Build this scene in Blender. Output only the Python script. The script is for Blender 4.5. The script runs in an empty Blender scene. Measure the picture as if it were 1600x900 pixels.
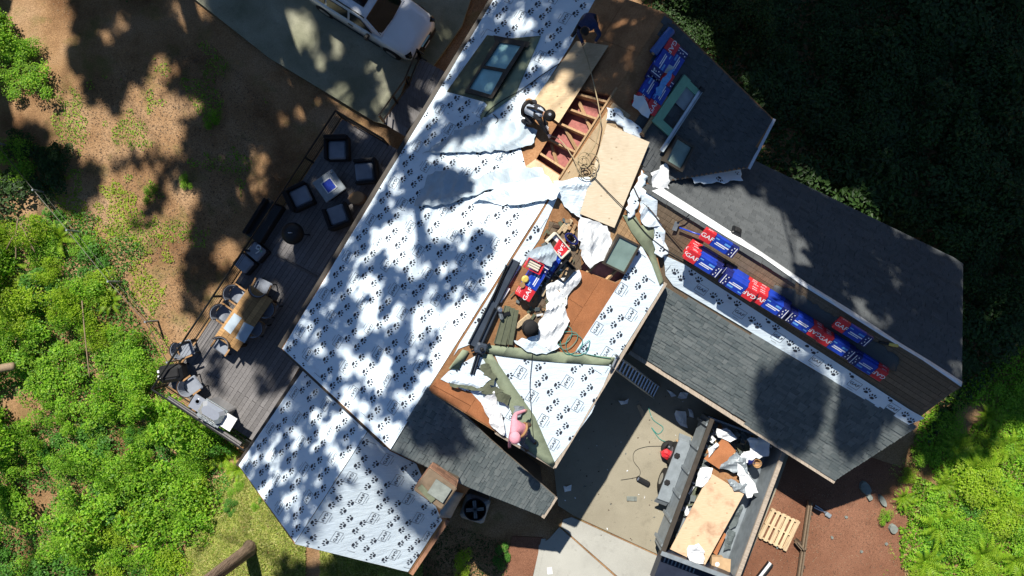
import bpy, bmesh, math, random
import numpy as np
from mathutils import Vector, Matrix, noise
random.seed(7); RNG = np.random.default_rng(7)
SC = bpy.context.scene
COL = SC.collection
# ------------------------------------------------------------------ camera, sky, sun, exposure
CH, FPX = 25.0, 1200.0                      # drone height (m), focal length in photo pixels
cd = bpy.data.cameras.new('drone_camera'); cam = bpy.data.objects.new('drone_camera', cd)
COL.objects.link(cam); cam.location = (0, 0, CH); cd.sensor_width = 36; cd.lens = 36*FPX/1600
cd.clip_end = 400; SC.camera = cam
SUN_D = Vector((0.218, -0.693, -1.0)).normalized()      # direction the sunlight travels
w = bpy.data.worlds.new('World'); SC.world = w; w.use_nodes = True
wn = w.node_tree; bg = wn.nodes['Background']
sk = wn.nodes.new('ShaderNodeTexSky'); sk.sky_type = 'NISHITA'; sk.sun_disc = False
sk.sun_elevation = math.radians(54); sk.sun_rotation = math.radians(-17.5)
wn.links.new(sk.outputs[0], bg.inputs[0]); bg.inputs[1].default_value = 0.072
sk.ozone_density = 6.0; sk.dust_density = 0.2; sk.air_density = 1.0
sl = bpy.data.lights.new('sun', 'SUN'); sl.energy = 5.0; sl.angle = math.radians(0.6); sl.color = (1, .95, .86)
sun = bpy.data.objects.new('sun', sl); COL.objects.link(sun)
sun.rotation_euler = SUN_D.to_track_quat('-Z', 'Y').to_euler(); sun.location = (-10, 30, 50)
vs = SC.view_settings; vs.view_transform = 'Standard'; vs.look = 'None'; vs.gamma = 1; vs.exposure = 0.52
try: vs.use_curve_mapping = False
except Exception: pass
SC.render.engine = 'CYCLES'; SC.cycles.max_bounces = 4; SC.cycles.diffuse_bounces = 2
SC.cycles.glossy_bounces = 2; SC.cycles.transmission_bounces = 4; SC.cycles.transparent_max_bounces = 6
SC.cycles.use_denoising = True; SC.cycles.caustics_reflective = False; SC.cycles.caustics_refractive = False
# ------------------------------------------------------------------ places: photo pixel + height -> world
def P(px, py, z=0.0):
    k = (CH - z)/FPX
    return Vector(((px-800)*k, (450-py)*k, z))
class Pl:
    """a plane through three measured points; u runs along the ridge, v upslope, n up"""
    def __init__(s, a, b, c):
        a, b, c = (P(*q) if not isinstance(q, Vector) else q for q in (a, b, c))
        s.o = a; u = (b-a).normalized(); n = u.cross(c-a).normalized()
        if n.z < 0: n = -n
        v = n.cross(u)
        if v.z < -1e-6: u = -u; v = -v
        s.u, s.v, s.n = u, v, n
    def at(s, px, py, h=0.0):
        d = Vector(((px-800)/FPX, (450-py)/FPX, -1)); C = Vector((0, 0, CH))
        t = ((s.o + s.n*h) - C).dot(s.n)/d.dot(s.n)
        return C + d*t
    def uv(s, px, py):
        q = s.at(px, py) - s.o
        return (q.dot(s.u), q.dot(s.v))
    def w(s, u, v, h=0.0): return s.o + s.u*u + s.v*v + s.n*h
    def M(s, px, py, px2, py2, h=0.0):
        o = s.at(px, py, h); x = s.at(px2, py2, h) - o
        x = (x - s.n*x.dot(s.n)).normalized(); y = s.n.cross(x)
        m = Matrix.Identity(4)
        for i in range(3): m[i][0], m[i][1], m[i][2], m[i][3] = x[i], y[i], s.n[i], o[i]
        return m
def flat(z): return Pl(Vector((0, 0, z)), Vector((1, 0, z)), Vector((0, 1, z)))
A0 = math.atan2(.846, .533)                 # direction of the main ridge in plan
# ------------------------------------------------------------------ materials
MATS = {}
def nt(name):
    m = bpy.data.materials.new(name); m.use_nodes = True; t = m.node_tree
    return m, t, t.nodes['Principled BSDF']
def ramp(t, a, stops):
    r = t.nodes.new('ShaderNodeValToRGB'); e = r.color_ramp.elements
    while len(e) < len(stops): e.new(.5)
    for i, (p, c) in enumerate(stops): e[i].position = p; e[i].color = (*c, 1)
    t.links.new(a, r.inputs[0]); return r.outputs[0]
def tex(t, kind, scale, detail=4, coord='Object', rough=.6, stretch=None, rot=None):
    tc = t.nodes.new('ShaderNodeTexCoord'); src = tc.outputs[coord]
    if stretch or rot:
        mp = t.nodes.new('ShaderNodeMapping'); t.links.new(src, mp.inputs[0]); src = mp.outputs[0]
        if stretch: mp.inputs['Scale'].default_value = stretch
        if rot: mp.inputs['Rotation'].default_value = rot
    n = t.nodes.new('ShaderNodeTex'+kind); t.links.new(src, n.inputs['Vector']); n.inputs['Scale'].default_value = scale
    if kind == 'Noise': n.inputs['Detail'].default_value = detail; n.inputs['Roughness'].default_value = rough
    return n
def mix(t, fac, a, b, mode='MIX'):
    m = t.nodes.new('ShaderNodeMix'); m.data_type = 'RGBA'; m.blend_type = mode
    for s, v in ((m.inputs[0], fac), (m.inputs[6], a), (m.inputs[7], b)):
        if isinstance(v, (int, float)): s.default_value = v
        elif isinstance(v, tuple): s.default_value = (*v, 1)
        else: t.links.new(v, s)
    return m.outputs[2]
def bump(t, b, h, strength, dist=.02):
    n = t.nodes.new('ShaderNodeBump'); n.inputs['Strength'].default_value = strength; n.inputs['Distance'].default_value = dist
    t.links.new(h, n.inputs['Height']); t.links.new(n.outputs[0], b.inputs['Normal'])
def rnd(t):
    oi = t.nodes.new('ShaderNodeObjectInfo'); g = t.nodes.new('ShaderNodeNewGeometry'); a = t.nodes.new('ShaderNodeMath'); a.operation = 'ADD'
    t.links.new(oi.outputs['Random'], a.inputs[0]); t.links.new(g.outputs['Random Per Island'], a.inputs[1])
    f = t.nodes.new('ShaderNodeMath'); f.operation = 'FRACT'; t.links.new(a.outputs[0], f.inputs[0]); return f.outputs[0]
def mat(name, col, rough=.6, var=.25, scale=6, metal=0, bmp=0, bscale=None, spec=.3, each=0, stretch=None, coat=0):
    """painted / plain surface: base colour with mottling, optional relief and piece-to-piece change"""
    if name in MATS: return MATS[name]
    m, t, b = nt(name)
    lo = tuple(c*(1-var) for c in col); hi = tuple(min(1, c*(1+var)) for c in col)
    n = tex(t, 'Noise', scale, 6, stretch=stretch)
    c = ramp(t, n.outputs[0], [(.3, lo), (.7, hi)])
    if each:
        c = mix(t, 1.0, c, ramp(t, rnd(t), [(0, (1-each,)*3), (1, (1.0,)*3)]), 'MULTIPLY')
    t.links.new(c, b.inputs['Base Color'])
    b.inputs['Roughness'].default_value = rough; b.inputs['Metallic'].default_value = metal
    b.inputs['Specular IOR Level'].default_value = spec; b.inputs['Coat Weight'].default_value = coat
    if bmp: bump(t, b, tex(t, 'Noise', bscale or scale*4, 8).outputs[0], bmp)
    MATS[name] = m; return m
def m_wrap():
    m, t, b = nt('white_underlayment')
    n = tex(t, 'Noise', 1.1, 5); c = ramp(t, n.outputs[0], [(.3, (.69, .80, .89)), (.7, (.77, .88, .95))])
    n4 = tex(t, 'Noise', 2.3, 7); c = mix(t, ramp(t, n4.outputs[0], [(.6, (0,)*3), (.78, (.35,)*3)]), c, (.52, .5, .47))
    t.links.new(c, b.inputs['Base Color']); b.inputs['Roughness'].default_value = .55; b.inputs['Specular IOR Level'].default_value = .25
    wv = tex(t, 'Noise', 2.0, 6, stretch=(1, 3.2, 1), rot=(0, 0, .6)); w2 = tex(t, 'Noise', 30, 3)
    w3 = tex(t, 'Noise', 2.5, 5, stretch=(.35, 9, 1), rot=(0, 0, -A0)); ad = t.nodes.new('ShaderNodeMath'); ad.operation = 'MULTIPLY_ADD'; ad.inputs[1].default_value = .3; t.links.new(wv.outputs[0], ad.inputs[2]); t.links.new(w3.outputs[0], ad.inputs[0])
    s = t.nodes.new('ShaderNodeMath'); s.operation = 'MULTIPLY_ADD'; s.inputs[1].default_value = .07
    t.links.new(w2.outputs[0], s.inputs[0]); t.links.new(ad.outputs[0], s.inputs[2]); bump(t, b, s.outputs[0], .4, .06)
    return m
def m_osb(name, a, bcol, dark, fl=22):
    m, t, b = nt(name)
    v = tex(t, 'Voronoi', fl, stretch=(1, 2.6, 1)); c = ramp(t, v.outputs['Color'], [(0, a), (1, bcol)])
    n = tex(t, 'Noise', 1.6, 6); c = mix(t, ramp(t, n.outputs[0], [(.42, (0,)*3), (.72, (.75,)*3)]), c, dark)
    n2 = tex(t, 'Noise', 9, 4); c = mix(t, ramp(t, n2.outputs[0], [(.6, (0,)*3), (.75, (.5,)*3)]), c, dark)
    t.links.new(c, b.inputs['Base Color']); b.inputs['Roughness'].default_value = .75; b.inputs['Specular IOR Level'].default_value = .15
    bump(t, b, v.outputs['Distance'], .25, .01); return m
def m_ply(name, a, bcol, stain, st=.5):
    m, t, b = nt(name)
    g = tex(t, 'Noise', 5, 6, stretch=(1, 9, 1)); c = ramp(t, g.outputs[0], [(.3, a), (.7, bcol)])
    k = tex(t, 'Voronoi', 3.2, stretch=(1, 1.6, 1)); c = mix(t, ramp(t, k.outputs['Distance'], [(.06, (.8,)*3), (.13, (0,)*3)]), c, stain)
    n = tex(t, 'Noise', 1.5, 5); c = mix(t, ramp(t, n.outputs[0], [(.5, (0,)*3), (.75, (st,)*3)]), c, stain)
    t.links.new(c, b.inputs['Base Color']); b.inputs['Roughness'].default_value = .7; b.inputs['Specular IOR Level'].default_value = .2
    bump(t, b, g.outputs[0], .15, .01); return m
def m_wood(name, col, each=.35, rough=.7, grain=(14, 1.2, 14), bst=.2):
    m, t, b = nt(name)
    g = tex(t, 'Noise', 3, 6, stretch=grain); c = ramp(t, g.outputs[0], [(.3, tuple(x*.65 for x in col)), (.7, tuple(min(1, x*1.25) for x in col))])
    c = mix(t, 1.0, c, ramp(t, rnd(t), [(0, (1-each,)*3), (1, (1.0,)*3)]), 'MULTIPLY')
    t.links.new(c, b.inputs['Base Color']); b.inputs['Roughness'].default_value = rough; b.inputs['Specular IOR Level'].default_value = .25
    bump(t, b, g.outputs[0], bst, .01 if bst < .5 else .08); return m
def m_shingle(name, cols):
    m, t, b = nt(name)
    c = ramp(t, rnd(t), [(i/(len(cols)-1), q) for i, q in enumerate(cols)])
    n = tex(t, 'Noise', 120, 3); c = mix(t, 1.0, c, ramp(t, n.outputs[0], [(.3, (.6,)*3), (.7, (1.25,)*3)]), 'MULTIPLY')
    n2 = tex(t, 'Noise', .8, 5, coord='Generated'); c = mix(t, .5, c, mix(t, 1.0, c, ramp(t, n2.outputs[0], [(.35, (.7,)*3), (.7, (1.2,)*3)]), 'MULTIPLY'))
    t.links.new(c, b.inputs['Base Color']); b.inputs['Roughness'].default_value = .85; b.inputs['Specular IOR Level'].default_value = .25
    bump(t, b, n.outputs[0], .5, .006); return m
def m_leaf(name, cols, trans=.35, spec=.35):
    m, t, b = nt(name)
    c = ramp(t, rnd(t), [(i/(len(cols)-1), q) for i, q in enumerate(cols)])
    n = tex(t, 'Noise', 1.3, 3); c = mix(t, 1.0, c, ramp(t, n.outputs[0], [(.3, (.65,)*3), (.7, (1.3,)*3)]), 'MULTIPLY')
    t.links.new(c, b.inputs['Base Color']); b.inputs['Roughness'].default_value = .5; b.inputs['Specular IOR Level'].default_value = spec
    tr = t.nodes.new('ShaderNodeBsdfTranslucent'); t.links.new(mix(t, 1.0, c, (1.1, 1.5, .5), 'MULTIPLY'), tr.inputs[0])
    ms = t.nodes.new('ShaderNodeMixShader'); ms.inputs[0].default_value = trans
    t.links.new(b.outputs[0], ms.inputs[1]); t.links.new(tr.outputs[0], ms.inputs[2])
    t.links.new(ms.outputs[0], t.nodes['Material Output'].inputs[0]); return m
def m_soil():
    m, t, b = nt('forest_soil')
    n = tex(t, 'Noise', .45, 6); c = ramp(t, n.outputs[0], [(.33, (.19, .1, .048)), (.5, (.37, .22, .112)), (.68, (.46, .30, .175))])
    n2 = tex(t, 'Noise', 26, 6, rough=.75); c = mix(t, 1.0, c, ramp(t, n2.outputs[0], [(.3, (.45,)*3), (.7, (1.45,)*3)]), 'MULTIPLY')
    v = tex(t, 'Voronoi', 16); c = mix(t, ramp(t, v.outputs['Distance'], [(.07, (.75,)*3), (.13, (0,)*3)]), c, (.5, .4, .29))
    v2 = tex(t, 'Noise', 1.1, 7); c = mix(t, ramp(t, v2.outputs[0], [(.55, (0,)*3), (.7, (.55,)*3)]), c, (.13, .14, .035))
    t.links.new(c, b.inputs['Base Color']); b.inputs['Roughness'].default_value = .95; b.inputs['Specular IOR Level'].default_value = .1
    bump(t, b, n2.outputs[0], .8, .06); return m
def m_concrete(name, a, bcol, spk=.25):
    m, t, b = nt(name)
    n = tex(t, 'Noise', .5, 6); c = ramp(t, n.outputs[0], [(.35, a), (.68, bcol)])
    n2 = tex(t, 'Noise', 60, 4); c = mix(t, 1.0, c, ramp(t, n2.outputs[0], [(.3, (1-spk,)*3), (.7, (1+spk*.5,)*3)]), 'MULTIPLY')
    n3 = tex(t, 'Noise', 2.2, 7, rough=.7); c = mix(t, ramp(t, n3.outputs[0], [(.55, (0,)*3), (.75, (.5,)*3)]), c, tuple(x*.55 for x in a))
    n5 = tex(t, 'Noise', 7, 5); c = mix(t, ramp(t, n5.outputs[0], [(.62, (0,)*3), (.72, (.35,)*3)]), c, tuple(x*.5 for x in a))
    t.links.new(c, b.inputs['Base Color']); b.inputs['Roughness'].default_value = .85; b.inputs['Specular IOR Level'].default_value = .2
    bump(t, b, n2.outputs[0], .3, .005); return m
def m_glass(name, col, rough=.08):
    m, t, b = nt(name)
    n = tex(t, 'Noise', 2, 5); c = ramp(t, n.outputs[0], [(.3, tuple(x*.8 for x in col)), (.7, tuple(min(1, x*1.2) for x in col))])
    t.links.new(c, b.inputs['Base Color']); b.inputs['Roughness'].default_value = rough; b.inputs['Specular IOR Level'].default_value = .6
    return m
W_ = MATS
W_['wrap'] = m_wrap()
W_['print'] = mat('dark_print_ink', (.035, .04, .055), .6, .2)
W_['osb'] = m_osb('weathered_osb', (.30, .145, .065), (.43, .235, .115), (.15, .075, .035))
W_['osb_new'] = m_osb('orange_osb', (.36, .135, .055), (.47, .2, .09), (.24, .1, .045), 40)
W_['ply'] = m_ply('pale_plywood', (.68, .55, .38), (.8, .69, .52), (.42, .3, .18), .35)
W_['ply_old'] = m_ply('stained_plywood', (.5, .36, .21), (.62, .48, .31), (.2, .14, .09), .75)
W_['ply_red'] = m_ply('reddish_plywood', (.58, .40, .25), (.68, .5, .34), (.30, .15, .09), 1.0)
W_['lumber'] = m_wood('bare_lumber', (.5, .32, .17), .3)
W_['lumber_pale'] = m_wood('pale_lumber', (.66, .5, .31), .25)
W_['fascia'] = m_wood('painted_fascia', (.42, .35, .28), .2)
W_['fascia_red'] = m_wood('raw_red_fascia', (.33, .17, .1), .2)
W_['brown_board'] = m_wood('brown_sheathing', (.21, .155, .105), .3)
W_['deckwood'] = m_wood('grey_decking', (.20, .19, .19), .3)
W_['table_wood'] = m_wood('orange_table_boards', (.5, .29, .12), .5)
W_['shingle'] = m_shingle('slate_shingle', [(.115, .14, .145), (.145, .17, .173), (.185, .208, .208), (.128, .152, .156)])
W_['shingle_shaded'] = m_shingle('shaded_shingle', [(.075, .082, .086), (.105, .113, .117), (.088, .096, .10)])  # same slate shingles, with tree shade put into the darker colour
W_['green'] = mat('green_membrane', (.255, .295, .2), .8, .12, 8, bmp=.2, spec=.15)
W_['green_dark'] = mat('olive_felt', (.155, .17, .115), .85, .15, 9, bmp=.2, spec=.1, each=.25)
W_['underside'] = mat('blue_grey_sheet_back', (.42, .5, .56), .5, .12, 3, bmp=.15)
W_['paper'] = mat('white_paper', (.8, .82, .83), .6, .06, 5, bmp=.3, bscale=6)
W_['soil'] = m_soil()
W_['concrete'] = m_concrete('tan_driveway_concrete', (.27, .242, .18), (.35, .317, .24))
W_['concrete_pale'] = m_concrete('pale_concrete', (.36, .355, .32), (.45, .445, .40), .15)
W_['concrete_mossy'] = m_concrete('mossy_pad_concrete', (.22, .225, .15), (.42, .41, .31), .4)
W_['gravel_red'] = m_concrete('red_mulch', (.2, .088, .05), (.29, .14, .085), .7)
W_['siding'] = mat('brown_siding', (.1, .08, .06), .8, .2, 3, each=.1)
W_['brick'] = m_wood('chimney_brick', (.36, .2, .13), .45, .9, (3, 3, 3))
W_['mortar'] = mat('chimney_mortar', (.17, .125, .085), .95, .2)
W_['black'] = mat('black_metal', (.012, .013, .015), .45, .2, spec=.4)
W_['rubber'] = mat('black_rubber', (.018, .018, .019), .8, .25)
W_['alu'] = mat('bare_aluminium', (.62, .64, .66), .35, .08, metal=.9)
W_['steel'] = mat('grey_steel', (.25, .285, .31), .5, .2, 4, metal=.2, bmp=.1)
W_['steel_dark'] = mat('dark_blue_steel', (.02, .026, .045), .4, .2, 3)
W_['bronze'] = mat('bronze_frame', (.06, .05, .04), .45, .2)
W_['bluebox'] = mat('dark_flashing', (.05, .065, .09), .5, .2, 3)
W_['wicker'] = mat('black_wicker', (.022, .022, .025), .75, .3, 40, bmp=.5)
W_['cushion'] = mat('grey_cushion', (.24, .265, .31), .9, .12, 6, bmp=.2)
W_['white'] = mat('white_plastic', (.75, .76, .77), .4, .05)
W_['stainless'] = mat('stainless_lid', (.72, .73, .74), .28, .05, metal=.75)
W_['glass_teal'] = m_glass('skylight_glass', (.33, .58, .60), .25)
W_['glass_grey'] = m_glass('loose_skylight_glass', (.22, .31, .28), .2)
W_['glass_dark'] = m_glass('tinted_glass', (.006, .008, .012), .04)
W_['mint'] = mat('mint_frame', (.2, .42, .29), .5, .08)
W_['pink'] = mat('pink_insulation', (.33, .125, .11), .95, .3, 7, bmp=.9, bscale=10)
W_['insul'] = mat('pink_foil', (.52, .24, .23), .8, .3, 5, bmp=.6, bscale=9)
W_['red'] = mat('red_wrapper', (.62, .03, .04), .3, .1, 5, spec=.5)
W_['blue'] = mat('blue_wrapper', (.015, .05, .40), .28, .25, 7, spec=.5)
W_['navy'] = mat('navy_wrapper', (.012, .018, .13), .35, .3, 7, spec=.5)
W_['label'] = mat('white_label_print', (.8, .82, .85), .4, .05)
W_['sky_print'] = mat('light_blue_print', (.12, .35, .75), .35, .2, 20)
W_['bluefilm'] = mat('blue_film_roll', (.05, .12, .36), .2, .2, 4, spec=.6)
W_['rope'] = mat('tan_rope', (.38, .3, .18), .9, .2, 60)
W_['darkrope'] = mat('dark_rope', (.03, .03, .03), .8, .2)
W_['hose'] = mat('teal_hose', (.05, .28, .24), .4, .1)
W_['cardboard'] = mat('cardboard', (.48, .33, .19), .8, .12)
W_['cream'] = mat('cream_plastic', (.7, .66, .54), .5, .08)
W_['gold'] = mat('yellow_tool', (.65, .5, .12), .5, .15)
W_['carpaint'] = mat('white_car_paint', (.82, .85, .88), .18, .03, 2, spec=.6, coat=.6)
W_['skin'] = mat('skin', (.42, .24, .16), .6, .1)
W_['hair'] = mat('black_hair', (.012, .01, .01), .6, .3, 40)
W_['navy_cloth'] = mat('navy_sweatshirt', (.02, .035, .10), .9, .2, 20, bmp=.3)
W_['dark_cloth'] = mat('charcoal_clothing', (.03, .03, .035), .9, .25, 20, bmp=.3)
W_['pale_cloth'] = mat('pale_blue_shirt', (.42, .47, .55), .9, .1, 20, bmp=.3)
W_['pink_cloth'] = mat('pink_hoodie', (.75, .32, .38), .9, .1, 20, bmp=.3)
W_['jeans'] = mat('blue_jeans', (.05, .085, .15), .9, .2, 30, bmp=.3)
W_['boot'] = mat('brown_boot', (.07, .045, .03), .8, .2)
W_['glove'] = mat('maroon_glove', (.12, .02, .035), .8, .2)
W_['leather'] = mat('tan_tool_belt', (.35, .2, .09), .7, .2)
W_['rock'] = mat('grey_stone', (.2, .22, .2), .9, .25, 5, bmp=.5)
W_['bark'] = m_wood('bark', (.3, .215, .155), .15, .95, (5, 5, .6), 1.0)
W_['leaf'] = m_leaf('bright_shrub_leaves', [(.09, .22, .012), (.17, .38, .02), (.26, .46, .03), (.34, .52, .05)])
W_['leaf_yellow'] = m_leaf('yellow_green_leaves', [(.22, .36, .012), (.32, .46, .025), (.40, .52, .05)], .4)
W_['leaf_deep'] = m_leaf('deep_green_leaves', [(.045, .15, .015), (.085, .24, .03), (.13, .3, .04)], .3)
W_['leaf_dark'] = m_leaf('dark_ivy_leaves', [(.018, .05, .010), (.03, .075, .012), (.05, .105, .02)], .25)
W_['leaf_shade'] = m_leaf('tree_leaves', [(.03, .085, .012), (.06, .13, .02)], .12)
W_['fern'] = m_leaf('fern_fronds', [(.18, .34, .015), (.27, .43, .02), (.34, .5, .035)], .4)
W_['grass'] = m_leaf('dry_grass', [(.22, .3, .05), (.4, .43, .1), (.55, .5, .2)], .3)
W_['dead'] = m_wood('dead_twigs', (.3, .22, .14), .4)
# ------------------------------------------------------------------ mesh helpers
class B:
    def __init__(s): s.v = []; s.f = []; s.m = []
    def add(s, vs, fs, mi=0, M=None):
        o = len(s.v); s.v += [tuple((M @ Vector(q)) if M else q) for q in vs]
        s.f += [tuple(o+i for i in f) for f in fs]; s.m += [mi]*len(fs); return s
    def box(s, c, d, mi=0, r=(0, 0, 0), M=None, tp=1.0):
        x, y, z = (q/2 for q in d); R = Matrix.Translation(c) @ Matrix.Rotation(r[2], 4, 'Z') @ Matrix.Rotation(r[1], 4, 'Y') @ Matrix.Rotation(r[0], 4, 'X')
        if M: R = M @ R
        vs = [(a*x*(tp if k > 0 else 1), b*y*(tp if k > 0 else 1), k*z) for k in (-1, 1) for a, b in ((-1, -1), (1, -1), (1, 1), (-1, 1))]
        return s.add(vs, [(3, 2, 1, 0), (4, 5, 6, 7), (0, 1, 5, 4), (1, 2, 6, 5), (2, 3, 7, 6), (3, 0, 4, 7)], mi, R)
    def rbox(s, c, d, e=.03, mi=0, rz=0.0, M=None):
        """box with chamfered vertical and top edges"""
        x, y, z = d[0]/2, d[1]/2, d[2]; rings = []
        for zz, k in ((0, 0), (z-e, 0), (z, e)):
            X, Y = x-k, y-k; rings.append([(a, b, zz) for a, b in ((-X+e, -Y), (X-e, -Y), (X, -Y+e), (X, Y-e), (X-e, Y), (-X+e, Y), (-X, Y-e), (-X, -Y+e))])
        vs = [q for r in rings for q in r]; n = 8
        fs = [(k*n+i, k*n+(i+1) % n, (k+1)*n+(i+1) % n, (k+1)*n+i) for k in range(2) for i in range(n)] + [tuple(range(16, 24)), tuple(range(7, -1, -1))]
        R = Matrix.Translation(c) @ Matrix.Rotation(rz, 4, 'Z'); R = M @ R if M else R
        return s.add(vs, fs, mi, R)
    def tube(s, pts, r, mi=0, n=6, cap=True):
        pts = [Vector(q) for q in pts]; rs = r if isinstance(r, (list, tuple)) else [r]*len(pts); o = len(s.v)
        for i, q in enumerate(pts):
            d = (pts[min(i+1, len(pts)-1)] - pts[max(i-1, 0)]).normalized()
            a = d.cross(Vector((0, 0, 1)) if abs(d.z) < .9 else Vector((1, 0, 0))).normalized(); b = d.cross(a)
            s.v += [tuple(q + (a*math.cos(t) + b*math.sin(t))*rs[i]) for t in (2*math.pi*k/n for k in range(n))]
        for i in range(len(pts)-1):
            for k in range(n):
                s.f.append((o+i*n+k, o+i*n+(k+1) % n, o+(i+1)*n+(k+1) % n, o+(i+1)*n+k)); s.m.append(mi)
        if cap:
            s.f.append(tuple(o+k for k in range(n))[::-1]); e = o+(len(pts)-1)*n
            s.f.append(tuple(e+k for k in range(n))); s.m += [mi, mi]
        return s
    def lathe(s, prof, n=16, mi=0, M=None):
        vs = [(r*math.cos(2*math.pi*k/n), r*math.sin(2*math.pi*k/n), z) for r, z in prof for k in range(n)]
        fs = [(i*n+k, i*n+(k+1) % n, (i+1)*n+(k+1) % n, (i+1)*n+k) for i in range(len(prof)-1) for k in range(n)]
        fs += [tuple(range(n))[::-1], tuple((len(prof)-1)*n+k for k in range(n))]
        return s.add(vs, fs, mi, M)
    def prism(s, top, bot, mi=0, mside=None):
        n = len(top); o = len(s.v); s.v += [tuple(q) for q in top] + [tuple(q) for q in bot]
        s.f += [tuple(o+i for i in range(n)), tuple(o+n+i for i in range(n))[::-1]] + [(o+n+i, o+n+(i+1) % n, o+(i+1) % n, o+i) for i in range(n)]
        s.m += [mi, mi if mside is None else mside] + [mi if mside is None else mside]*n; return s
    def mesh(s, name, mats, smooth=False):
        me = bpy.data.meshes.new(name); me.from_pydata(s.v, [], s.f)
        for q in mats: me.materials.append(W_[q] if isinstance(q, str) else q)
        if len(mats) > 1: me.polygons.foreach_set('material_index', s.m)
        bm = bmesh.new(); bm.from_mesh(me); bmesh.ops.recalc_face_normals(bm, faces=bm.faces); bm.to_mesh(me); bm.free()
        if smooth: me.polygons.foreach_set('use_smooth', [True]*len(me.polygons))
        me.update(); return me
    def build(s, name, mats, parent=None, smooth=False):
        if isinstance(mats, str): mats = [mats]
        return link(name, s.mesh(name, mats, smooth), parent)
def link(name, data, parent=None, M=None):
    o = bpy.data.objects.new(name, data); COL.objects.link(o)
    if parent is not None: o.parent = parent
    if M is not None: o.matrix_basis = M
    return o
def tag(o, label=None, cat=None, group=None, kind=None):
    for k, v in (('label', label), ('category', cat), ('group', group), ('kind', kind)):
        if v: o[k] = v
    return o
def thing(name, label, cat, M=None, group=None):
    o = link(name, None); o.empty_display_size = .2
    if M is not None: o.matrix_basis = M
    return tag(o, label, cat, group)
def at(x, y, z=0, rz=0): return Matrix.Translation((x, y, z)) @ Matrix.Rotation(rz, 4, 'Z')
def copy_tree(src, M, label=None, group=None):
    r = src.copy(); COL.objects.link(r); r.matrix_basis = M
    if label: r['label'] = label
    if group: r['group'] = group
    for ch in [q for q in src.children]:
        c = ch.copy(); COL.objects.link(c); c.parent = r
        for g in [q for q in ch.children]:
            d = g.copy(); COL.objects.link(d); d.parent = c
    return r
def smooth_path(pts, n=6):
    pts = [Vector(q) for q in pts]; out = []
    for i in range(len(pts)-1):
        p0, p1, p2, p3 = pts[max(i-1, 0)], pts[i], pts[i+1], pts[min(i+2, len(pts)-1)]
        for k in range(n):
            t = k/n; out.append(.5*((2*p1) + (p2-p0)*t + (2*p0-5*p1+4*p2-p3)*t*t + (3*p1-p0-3*p2+p3)*t**3))
    return out + [pts[-1]]
def inside(x, y, poly):
    r = False; j = len(poly)-1
    for i in range(len(poly)):
        (xi, yi), (xj, yj) = poly[i], poly[j]
        if (yi > y) != (yj > y) and x < (xj-xi)*(y-yi)/(yj-yi)+xi: r = not r
        j = i
    return r
_txt = {}
def text_mesh(s):
    """flat letter shapes, centred, cap height 1"""
    if s not in _txt:
        cu = bpy.data.curves.new('lettering', 'FONT'); cu.body = s; cu.offset = .006; cu.resolution_u = 2
        ob = bpy.data.objects.new('lettering', cu); COL.objects.link(ob)
        me = ob.to_mesh(); v = np.array([q.co[:] for q in me.vertices]); f = [tuple(q.vertices) for q in me.polygons]
        ob.to_mesh_clear(); bpy.data.objects.remove(ob)
        v[:, 0] -= (v[:, 0].min()+v[:, 0].max())/2; v[:, 1] -= (v[:, 1].min()+v[:, 1].max())/2
        v /= (v[:, 1].max()-v[:, 1].min()); v[:, 0] *= 1.15
        _txt[s] = ([tuple(q[:2]) for q in v], f)
    return _txt[s]
from mathutils.geometry import tessellate_polygon
# ------------------------------------------------------------------ surface helpers (polygons given in photo pixels on a plane)
def plate(name, pl, outer, holes=(), th=.16, h=0.0, mats=('osb', 'fascia'), parent=None):
    loops = [[pl.at(x, y, h) for x, y in L] for L in (outer, *holes)]
    flatv = [q for L in loops for q in L]; tri = tessellate_polygon(loops); n = len(flatv); b = B()
    b.v = [tuple(q) for q in flatv] + [tuple(q - Vector((0, 0, th))) for q in flatv]
    for t in tri: b.f.append(tuple(t)); b.m.append(0); b.f.append(tuple(n+i for i in t)[::-1]); b.m.append(1)
    o = 0
    for L in loops:
        k = len(L)
        for i in range(k): b.f.append((o+i, o+(i+1) % k, n+o+(i+1) % k, n+o+i)); b.m.append(1)
        o += k
    return b.build(name, list(mats), parent)
def grid_bm(poly, gu, gv):
    bm = bmesh.new(); bm.faces.new([bm.verts.new((a, b, 0)) for a, b in poly])
    us = [q[0] for q in poly]; vs_ = [q[1] for q in poly]
    for lo, hi, g, ax in ((min(us), max(us), gu, 0), (min(vs_), max(vs_), gv, 1)):
        if not g: continue
        k = math.floor(lo/g)+1
        while k*g < hi-1e-4:
            no = Vector((1, 0, 0)) if ax == 0 else Vector((0, 1, 0)); co = no*(k*g)
            bmesh.ops.bisect_plane(bm, geom=bm.verts[:]+bm.edges[:]+bm.faces[:], plane_co=co, plane_no=no, dist=1e-5); k += 1
    return bm
def wob(u, v, amp, sd=0.0): return amp*(noise.noise(Vector((u*.8, v*.8, sd))) + .4*noise.noise(Vector((u*1.9, v*1.9, sd+9))))
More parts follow.
